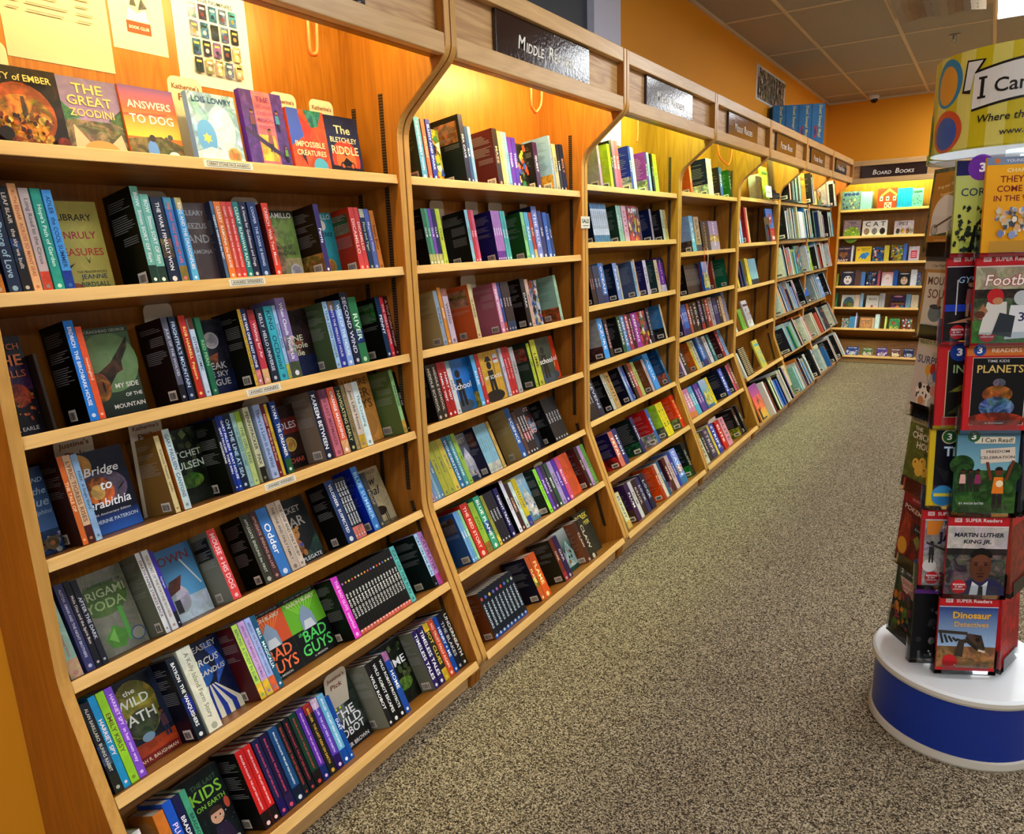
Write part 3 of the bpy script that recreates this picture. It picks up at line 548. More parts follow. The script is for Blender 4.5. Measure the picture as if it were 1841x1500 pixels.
        g.grad(.5, 1, c, mixc(c, hx('fff'), .35)); g.rect(0, 0, 1, .5, mixc(c, hx('123'), .5)); g.poly([(0, .3), (.3, .66), (.5, .44), (.75, .72), (1, .4), (1, .1), (0, .1)], art(tc, .6)); g.scatter(seed, 14, .05, .05, .95, .5, [mixc(c, hx(x), .6) for x in ('112', 'eee', 'a63')], .03, .09); title(g, L, hx('eee'), .92, .13, .8)
    elif name == 'flow':
        g.rect(0, 0, 1, 1, A(base, .9)); g.scatter(seed, 34, .05, .05, .95, .95, [A(x, .4) for x in ('d8552a', 'e8c040', '3a8a5a', '3a5ab0', 'e8e4dc', '2a2430')], .04, .14); title(g, L, t, .92, .13, .8)
    elif name == 'scrib':
        g.rect(0, 0, 1, 1, A(base, .3)); g.scatter(seed, 40, .1, .12, .9, .66, [mixc(c, hx(tc), x) for x in (.3, .6, .9)], .02, .08); g.rect(.12, .78, .88, .86, hx(tc))
    elif name == 'monster':
        g.rect(0, .4, 1, 1, hx('4a78c8')); g.rect(0, 0, 1, .4, hx('b82a28')); g.ell(.55, .7, .2, .16, A('c83a38', .4)); g.ell(.48, .7, .05, .04, hx('fff')); g.ell(.62, .72, .05, .04, hx('fff')); g.rect(.5, .44, .6, .52, hx('1a1a28'))
        for i in range(3): g.rect(.1, .3 - .07 * i, .8, .32 - .07 * i, hx('d88a80'))
        g.rect(.55, .05, .9, .15, hx('ddd'))
    elif name == 'grid':
        g.rect(0, 0, 1, 1, hx('0e0e10'))
        for i in range(16):
            for j in range(2): g.rect(.06 + .48 * j, .04 + .06 * i, .46 + .48 * j, .065 + .06 * i, hx('c8b890'))
    elif name == 'sunset': g.grad(0, .3, hx('d8b848'), hx('e8983a')); g.grad(.3, .7, hx('e8783a'), hx('d8486a')); g.grad(.7, 1, hx('b84a8a'), hx('7a3a8a')); g.rect(.1, .05, .3, .35, hx('2a2018')); g.scatter(seed, 10, .3, .3, .9, .7, [A(x) for x in ('f0b840', 'c8503a')], .03, .08); g.rect(.05, .03, .7, .07, hx('333'))
    elif name == 'horseb': g.rect(0, 0, 1, 1, A('d0c498', .2)); g.rect(0, 0, 1, .32, A('4a7a38', .5)); g.ell(.45, .42, .17, .08, hx('2a2018')); g.poly([(.3, .44), (.2, .6), (.3, .6), (.4, .48)], hx('2a2018')); [g.rect(x, .2, x + .025, .42, hx('2a2018')) for x in (.33, .39, .53, .58)]; g.txt('Meadow', .5, .88, .6, .1, hx('5a3a20'), .3)
    elif name == 'moon': g.rect(0, 0, 1, 1, hx('9ac828')); g.circ(.5, .6, .34, hx('e0e4d8')); g.scatter(seed, 10, .36, .45, .7, .8, [hx('2a2a38'), hx('3a3a78')], .03, .07)
    elif name == 'deep': g.grad(.3, 1, hx('2a6ad0'), hx('10206a')); g.ell(.5, .6, .4, .05, hx('9ac8e8')); g.rect(0, 0, 1, .3, A('6a5a40', .9)); g.rect(.6, .05, .9, .12, hx('ddd'))
    elif name == 'tree': g.rect(0, 0, 1, 1, hx('e8d8a0')); g.rect(.06, .08, .94, .9, A('e0a020', .6)); g.rect(.46, .1, .54, .5, hx('c88018')); [g.line(.5, .4, x, .8, .005, hx('b87010')) for x in (.2, .35, .65, .8)]
    elif name == 'owls': g.rect(0, 0, 1, 1, A('7a9ab0', .6)); [g.ell(x, .84, .1, .08, hx('26387a')) for x in (.2, .4, .62, .82)]; g.scatter(seed, 20, .05, .1, .95, .6, [hx(x) for x in ('3a2a20', '5a7a9a', 'c8a888', '2a3a5a')], .03, .08)
    elif name == 'barn':
        g.poly([(0, 0), (1, 0), (1, .5), (.62, .95), (.2, .72), (0, .3)], hx('c03a20')); g.poly([(.16, .66), (.58, 1), (1, .7), (1, .58), (.6, .86), (.16, .56)], hx('e0a850')); g.rect(.38, 0, .74, .3, hx('e8dcc8')); g.rect(.42, 0, .7, .26, hx('a83018')); g.line(.42, 0, .7, .26, .012, hx('e8dcc8')); g.line(.7, 0, .42, .26, .012, hx('e8dcc8'))
        for x in (.12, .44, .8): g.rect(x, .38, x + .16, .6, hx('e8e0d0')); g.circ(x + .08, .48, .05, hx('4a3a30'))
    elif name == 'hill': g.rect(0, 0, 1, 1, A('a08a98', .5)); g.ell(.5, .1, .48, .5, A('8ab83a', .6)); g.rect(0, 0, 1, .06, hx('a06a3a')); title(g, L, hx('4a3a58'), .9, .12, .4); g.scatter(seed, 14, .1, .1, .9, .5, [hx('5a8a28'), hx('d8d848')], .03, .06)
    elif name == 'letters':
        g.rect(0, 0, 1, 1, hx('e0dcd0')); g.txt('C A T', .52, .78, .8, .3, hx('3a2a20')); [g.ell(x, .3, .11, .22, A(k)) for x, k in ((.18, 'b89078'), (.5, '8a8a8a'), (.82, '3a2a20'))]
    elif name == 'petsb': g.rect(0, 0, 1, 1, A('d0c0c0', .4)); g.txt('PET', .5, .8, .5, .24, hx('5a3a30')); [g.ell(x, .28, .1, .2, A(k)) for x, k in ((.2, '5a4a40'), (.45, 'd0a030'), (.7, 'a86a40'), (.9, 'c8b0a0'))]
    elif name == 'heart': g.rect(0, 0, 1, 1, A('4a3458', .7)); g.poly([(.5, .2), (.22, .5), (.3, .66), (.42, .66), (.5, .58), (.58, .66), (.72, .66), (.8, .5)], A('a86a3a')); g.txt(L[0], .5, .86, .86, .14, t); g.txt(L[1], .5, .12, .86, .15, t)
    elif name == 'eleph': g.rect(0, 0, 1, 1, hx('e0c428')); g.ell(.55, .4, .24, .18, hx('2a78c0')); g.circ(.74, .5, .14, hx('3a88d0')); g.poly([(.3, .4), (.2, .2), (.26, .2), (.38, .36)], hx('2a78c0')); [g.rect(x, .16, x + .07, .3, hx('2a78c0')) for x in (.42, .6)]; g.circ(.16, .78, .07, hx('d8702a')); g.txt(L[0], .6, .86, .6, .09, hx('8a5a18'), .2); g.txt(L[1], .6, .74, .6, .09, hx('8a5a18'), .2)
    elif name == 'redbox': g.rect(0, 0, 1, 1, A('d8c8c8', .3)); g.rect(.2, .2, .8, .72, hx('c0283a')); [g.rect(.28, .3 + .12 * i, .72, .36 + .12 * i, hx('e0a0a0')) for i in range(3)]
    elif name == 'owlw': g.rect(0, 0, 1, 1, A(base, .5)); g.ell(.5, .4, .3, .28, hx(tc)); g.ell(.5, .3, .12, .08, hx('a88a98')); g.circ(.38, .55, .06, hx('222')); g.circ(.62, .55, .06, hx('222')); g.ell(.5, .9, .4, .04, hx('ccc'))
    elif name == 'ghost': g.grad(0, 1, hx('e8e8e8'), hx('d89898')); g.ell(.5, .5, .36, .36, hx('ecd8d0')); g.ell(.44, .55, .03, .05, hx('222')); g.ell(.58, .55, .03, .05, hx('222'))
    elif name == 'globe': g.rect(0, 0, 1, 1, hx('c8c4c0')); g.ell(.55, .3, .42, .55, A('2a5a88', .4)); g.ell(.55, .2, .3, .4, A('3a6a3a', .6)); g.poly([(.1, 0), (.3, .4), (.5, 0)], A('7a2a1a')); g.rect(.55, .1, .9, .4, A('8a8a3a'))
    elif name == 'busy': g.rect(0, 0, 1, 1, hx('c8c4c0')); g.txt(L[0], .55, .72, .6, .2, hx('3a3838')); g.ell(.5, .15, .1, .12, hx('a83028')); [g.circ(x, y, .03, hx('444')) for x, y in ((.15, .8), (.2, .5), (.85, .6), (.8, .3))]
    elif name == 'kidsb': g.rect(0, 0, 1, 1, A('4a3058', .6)); g.ell(.5, .9, .3, .06, hx('d88aa0')); [(g.circ(x, .4, .15, hx('7a4a28')), g.ell(x, .44, .17, .14, hx('1c120c'), 14, 0, 180), g.ell(x, .05, .16, .18, hx(k))) for x, k in ((.2, '8a3a68'), (.5, 'c87a3a'), (.8, '3a6a8a'))]
    elif name == 'bug': g.rect(0, 0, 1, 1, A('4a9a58', .6)); g.ell(.4, .6, .2, .16, A('a85a38')); g.txt(L[0], .5, .2, .8, .26, hx('e8d048'))
    elif name == 'night': g.rect(0, 0, 1, 1, A(base, .8)); g.ell(.5, .3, .4, .2, A(tc, .7)); g.rect(0, .76, 1, 1, mixc(c, hx('112'), .5)); g.txt(L[0], .5, .87, .8, .13, hx('eee')); g.scatter(seed, 12, .05, .05, .95, .6, [mixc(c, hx(x), .6) for x in ('eee', '224', '963')], .04, .1)
    else:
        g.rect(0, 0, 1, 1, A(base, .35)); g.ell(.6, .25, .3, .18, mixc(c, hx('222'), .4)); title(g, L, t, .94, .13, .82)

def back_cover(g, c, seed, spec):
    """the side of a spine-out book that faces down the run: blurb lines and bar code"""
    q = random.Random(seed); dark = sum(c[:3]) < .9; ln = mixc(c, hx('ddd' if dark else '222'), .28 if dark else .5)
    g.rect(0, 0, 1, 1, c)
    if spec: a = art(spec, .8); y = q.choice((.0, .0, .62)); g.rect(0 if y == 0 else .12, y, 1 if y == 0 else .9, y + (.3 if y == 0 else .3), a)
    y = .9; 
    for blk in range(3):
        n = q.randint(3, 8); x0 = q.choice((.1, .14, .4)) if blk else .12
        for i in range(n):
            if y < (.36 if spec else .24): break
            g.rect(x0, y, min(.92, x0 + q.uniform(.5, .8)), y + .007, ln); y -= .022
        y -= .05
    x = q.choice((.6, .62, .28)); g.rect(x, .035, x + .3, .15, hx('d8ccbe'))
    xx = x + .03
    while xx < x + .26: w_ = q.uniform(.006, .02); g.rect(xx, .05, xx + w_, .125, hx('2a2420')); xx += w_ + q.uniform(.006, .018)

def book_mesh(kind, w, h, dep, o, text, seed, detail, expose, th_=.56):
    """local axes: X out, Y along the shelf, Z up; returns (cover, pages) builders. kind S: spine out, F: front out"""
    ink = M['ink']; c = pc(o['c']); t = hx(o['t']); cv, pg = MB(), MB(); q = random.Random(seed)
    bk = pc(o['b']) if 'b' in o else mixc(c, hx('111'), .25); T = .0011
    if kind == 'S':
        cv.box((-dep, 0, 0), (0, T, h), ink, bk); cv.box((-dep, w - T, 0), (0, w, h), ink, c); cv.box((-.0012, T, 0), (0, w - T, h), ink, c)
        pg.box((-dep + .001, T, .0015), (-.0013, w - T, h - .0015), M['pages'])
        g = G(cv, ink, lambda a, d, k: (k * LAY, a, d), w, h); e = .02
        k = .35 if detail else .3; g.rect(0, 0, 1, 1, (c[0], c[1], c[2], 1 - k * .5))
        if 'm' in o: g.rect(0, .3, 1, .52, art(pc(o['m']), .9))
        if 'top' in o: g.rect(0, .86, 1, 1, art(pc(o['top']), .5))
        if 'l' in o: g.rect(0, 0, 1, .2 if 'p' not in o else .07, art(pc(o['l']), .4))
        if 'p' in o: g.circ(.5, .84, .26, hx(q.choice(('d8c048', 'c84838', '4a9a58', '5a6ac8', 'd89038', 'a86ab8', 'ccc'))))
        if text and w > .004:
            lo, hi = (.14, .8 if 'p' in o else .95)
            if 'l' in o and 'p' not in o and h > .1: lo = .22
            g.txt(text, .5, (lo + hi) / 2, (hi - lo) * .97, .62 if w < .011 else th_, t, 0, -90, 2 if detail else 1)
        if detail and w > .009: g.circ(.5, .055, .22, mixc(c, t, .7))
        if expose: back_cover(G(cv, ink, lambda a, d, k: (-dep + a, -k * LAY, d), dep, h), bk, seed, o.get('g')) if detail else None
        if expose and not detail:
            g2 = G(cv, ink, lambda a, d, k: (-dep + a, -k * LAY, d), dep, h); y = .85
            g2.rect(0, 0, 1, 1, (bk[0], bk[1], bk[2], .75))
            if 'g' in o: g2.rect(0, .0, 1, .32, art(o['g'], .9))
            while y > .35: g2.rect(.15, y, q.uniform(.7, .88), y + .012, mixc(bk, hx('ccc'), .28)); y -= .04 if q.random() > .2 else .1
            g2.rect(.6, .04, .92, .15, hx('d8ccbe')); g2.rect(.65, .06, .87, .12, hx('555'))
    else:
        th = o.get('th', .02)
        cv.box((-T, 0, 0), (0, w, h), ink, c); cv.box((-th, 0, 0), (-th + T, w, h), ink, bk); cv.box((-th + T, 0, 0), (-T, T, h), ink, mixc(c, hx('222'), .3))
        pg.box((-th + T, T, .0015), (-T, w - .001, h - .0015), M['pages'])
        cover(G(cv, ink, lambda a, d, k: (k * LAY, a, d), w, h), o.get('a', 'plain'), o['c'], o['t'], [x for x in text.split('/') if x], seed)
    return cv, pg
NAMEC = [('black', '111'), ('charcoal', '333'), ('grey', '888'), ('pale grey', 'bbb'), ('white', 'e4e0da'), ('cream', 'ddcc99'), ('tan', 'bb9966'), ('brown', '664422'), ('dark brown', '332211'), ('maroon', '551122'), ('red', 'bb2222'), ('coral', 'dd5544'), ('orange', 'dd7733'), ('gold', 'ddaa33'), ('yellow', 'ddcc44'), ('olive', '999944'), ('lime green', '99cc33'), ('green', '338855'), ('dark green', '224433'), ('mint', '99ccaa'), ('teal', '338899'), ('light blue', '77bbdd'), ('blue', '2266bb'), ('royal blue', '2244aa'), ('navy', '112244'), ('slate blue', '557799'), ('periwinkle', '7788cc'), ('purple', '663399'), ('lilac', 'bb99cc'), ('plum', '442255'), ('pink', 'cc6699'), ('pale pink', 'ddaaaa'), ('magenta', 'cc44cc')]
def cname(s):
    v = [int(ch, 16) / 15 for ch in s]
    return min(NAMEC, key=lambda n: sum((a - int(n[1][(i * 2 if len(n[1]) == 6 else i):][:2 if len(n[1]) == 6 else 1] * (1 if len(n[1]) == 6 else 2), 16) / 255) ** 2 for i, a in enumerate(v)))[0]
def ordn(n):
    b = ['', 'first', 'second', 'third', 'fourth', 'fifth', 'sixth', 'seventh', 'eighth', 'ninth', 'tenth', 'eleventh', 'twelfth', 'thirteenth', 'fourteenth', 'fifteenth', 'sixteenth', 'seventeenth', 'eighteenth', 'nineteenth']
    if n < 20: return b[n]
    t = {2: 'twent', 3: 'thirt', 4: 'fort', 5: 'fift'}[n // 10]
    return t + 'ieth' if n % 10 == 0 else t + 'y-' + b[n % 10]
UN = {1: 'nearest bookcase', 2: 'second bookcase', 3: 'third bookcase', 4: 'fourth bookcase', 5: 'fifth bookcase', 6: 'sixth bookcase', 7: 'seventh bookcase', 8: 'end wall bookcase'}
ART = dict(ember='fiery glowing city', zoo='big-eared fox', dog='sunset and boy with dog', star='blue face and gold seal', school='children on purple stairs', swirl='orange and blue swirls', moto='red sun and motorcycle', lib='tall red lettering', pup='shaggy dog', medal='gold seal', walls='burning street', hawk='hawk wing', smedal='silver seal', gmedal='gold seal', dolph='moonlit sea', bridge='glowing clouds and gold seal', green='dark forest leaves', holes='red band and gold seal', fold='green folded paper', snow='brown animal in snow', bear='toy bear', horse='dark horse', path='yellow moonlit woods', tent='striped circus tent', fin='orange rays', finb='lime green rays', kids='cartoon boy', bot='grey robot in forest', sil='dark silhouette', silh='silhouette with flag', silr='silhouette on red', zero='fiery skyline', mount='mountain scene', flow='many-coloured pattern', scrib='scribbled drawing', monster='round red face', grid='rows of small text', sunset='sunset colours', horseb='horse in a meadow', moon='white moon circle', deep='deep blue sky', tree='golden tree', owls='blue birds', barn='red barn shape', hill='green hill', letters='big letters', petsb='small animals', heart='heart', eleph='blue elephant', redbox='red box', owlw='white owl', ghost='pale round face', globe='round planet', busy='grey lettering', kidsb='three children', bug='green leaves', night='night scene', plain='plain lettering')
FAR = MB()
LABELS = set()
def shelf_name(u, r):
    n = len(SHELF[u]); return 'top shelf' if r == 1 else 'bottom shelf' if r == n else ordn(r) + ' shelf down'
def place(u, r, y, d): 
    xf, zf = SHELF[u][r - 1]; a = R(TILT[u][r - 1])
    return BASE[u] @ Matrix.Translation((xf + .0005, y, zf + .0015)) @ Matrix.Rotation(-a, 4, 'Y') @ Matrix.Translation((-d, 0, 0))
def load(data):
    u = r = 0; seed = 0; cnt = {}
    for ln in data.strip().split('\n'):
        if ln[0] == '@': u, r = map(int, ln[1:].split()); prev = -9; n = 0; continue
        head, text = ln.split('|'); f = head.split(); k = f[0].upper(); indiv = f[0].isupper(); seed += 1
        y, w, d, h = int(f[1]) / 1e4, int(f[2]) / 1e4, int(f[3]) / 1e3, int(f[4]) / 1e3
        if w < .003: continue
        n += 1; w -= .0004
        o = {'c': f[5], 't': f[6]}
        for q in f[7:]:
            kk, v = q.split('='); o['top' if kk == 't' else kk] = v
        ex = 'b' in o or y - prev > .012; near = u <= 2
        dep = .13 if u <= 4 else .235 if u < 8 else .14
        if k == 'F': o['th'] = .018 if u <= 4 else .012
        if u == 8: o['th'] = .02
        xf, zf = SHELF[u][r - 1]; a = R(TILT[u][r - 1]); room = (xf + .205 - h * math.sin(a)) / math.cos(a)
        if k == 'F': d = min(d, room - o['th'])
        else: dep = min(dep, room - d)
        prev = y + w
        cv, pg = book_mesh(k, w, h, dep, o, text, seed, near, ex, .56 if u == 1 else .44)
        mx = place(u, r, y, d)
        if not indiv: FAR.add(cv, mx); FAR.add(pg, mx); continue
        kind = 'paperback' if u <= 4 else 'picture_book' if u < 8 else 'board_book'; kn = kind.replace('_', ' ')
        where = '%s from left, %s, %s' % (ordn(n), shelf_name(u, r), UN[u])
        if k == 'F': lab = 'face-out %s %s with %s, %s' % (cname(o['c']), kn, ART[o.get('a', 'plain')], where)
        else: lab = '%s%s %s%s, %s' % ('slim ' if w < .011 else 'thick ' if w > .026 else '', cname(o['c']), kn, ' spine', where)
        if len(lab.replace('-', ' ').split()) > 16: lab = lab.replace('face-out ', '')
        if len(lab.replace('-', ' ').split()) > 16: lab = lab.replace('face-out ', '').replace(kn + ' with', 'cover with')
        if len(lab.replace('-', ' ').split()) > 16: lab = lab.replace(' from left', '')
        rt = empty(kind, mx); tag(rt, lab, kn, '%ss on the %s of the %s' % (kn, shelf_name(u, r), UN[u])); rt.empty_display_size = .02
        cv.build('cover', rt); pg.build('page_block', rt)
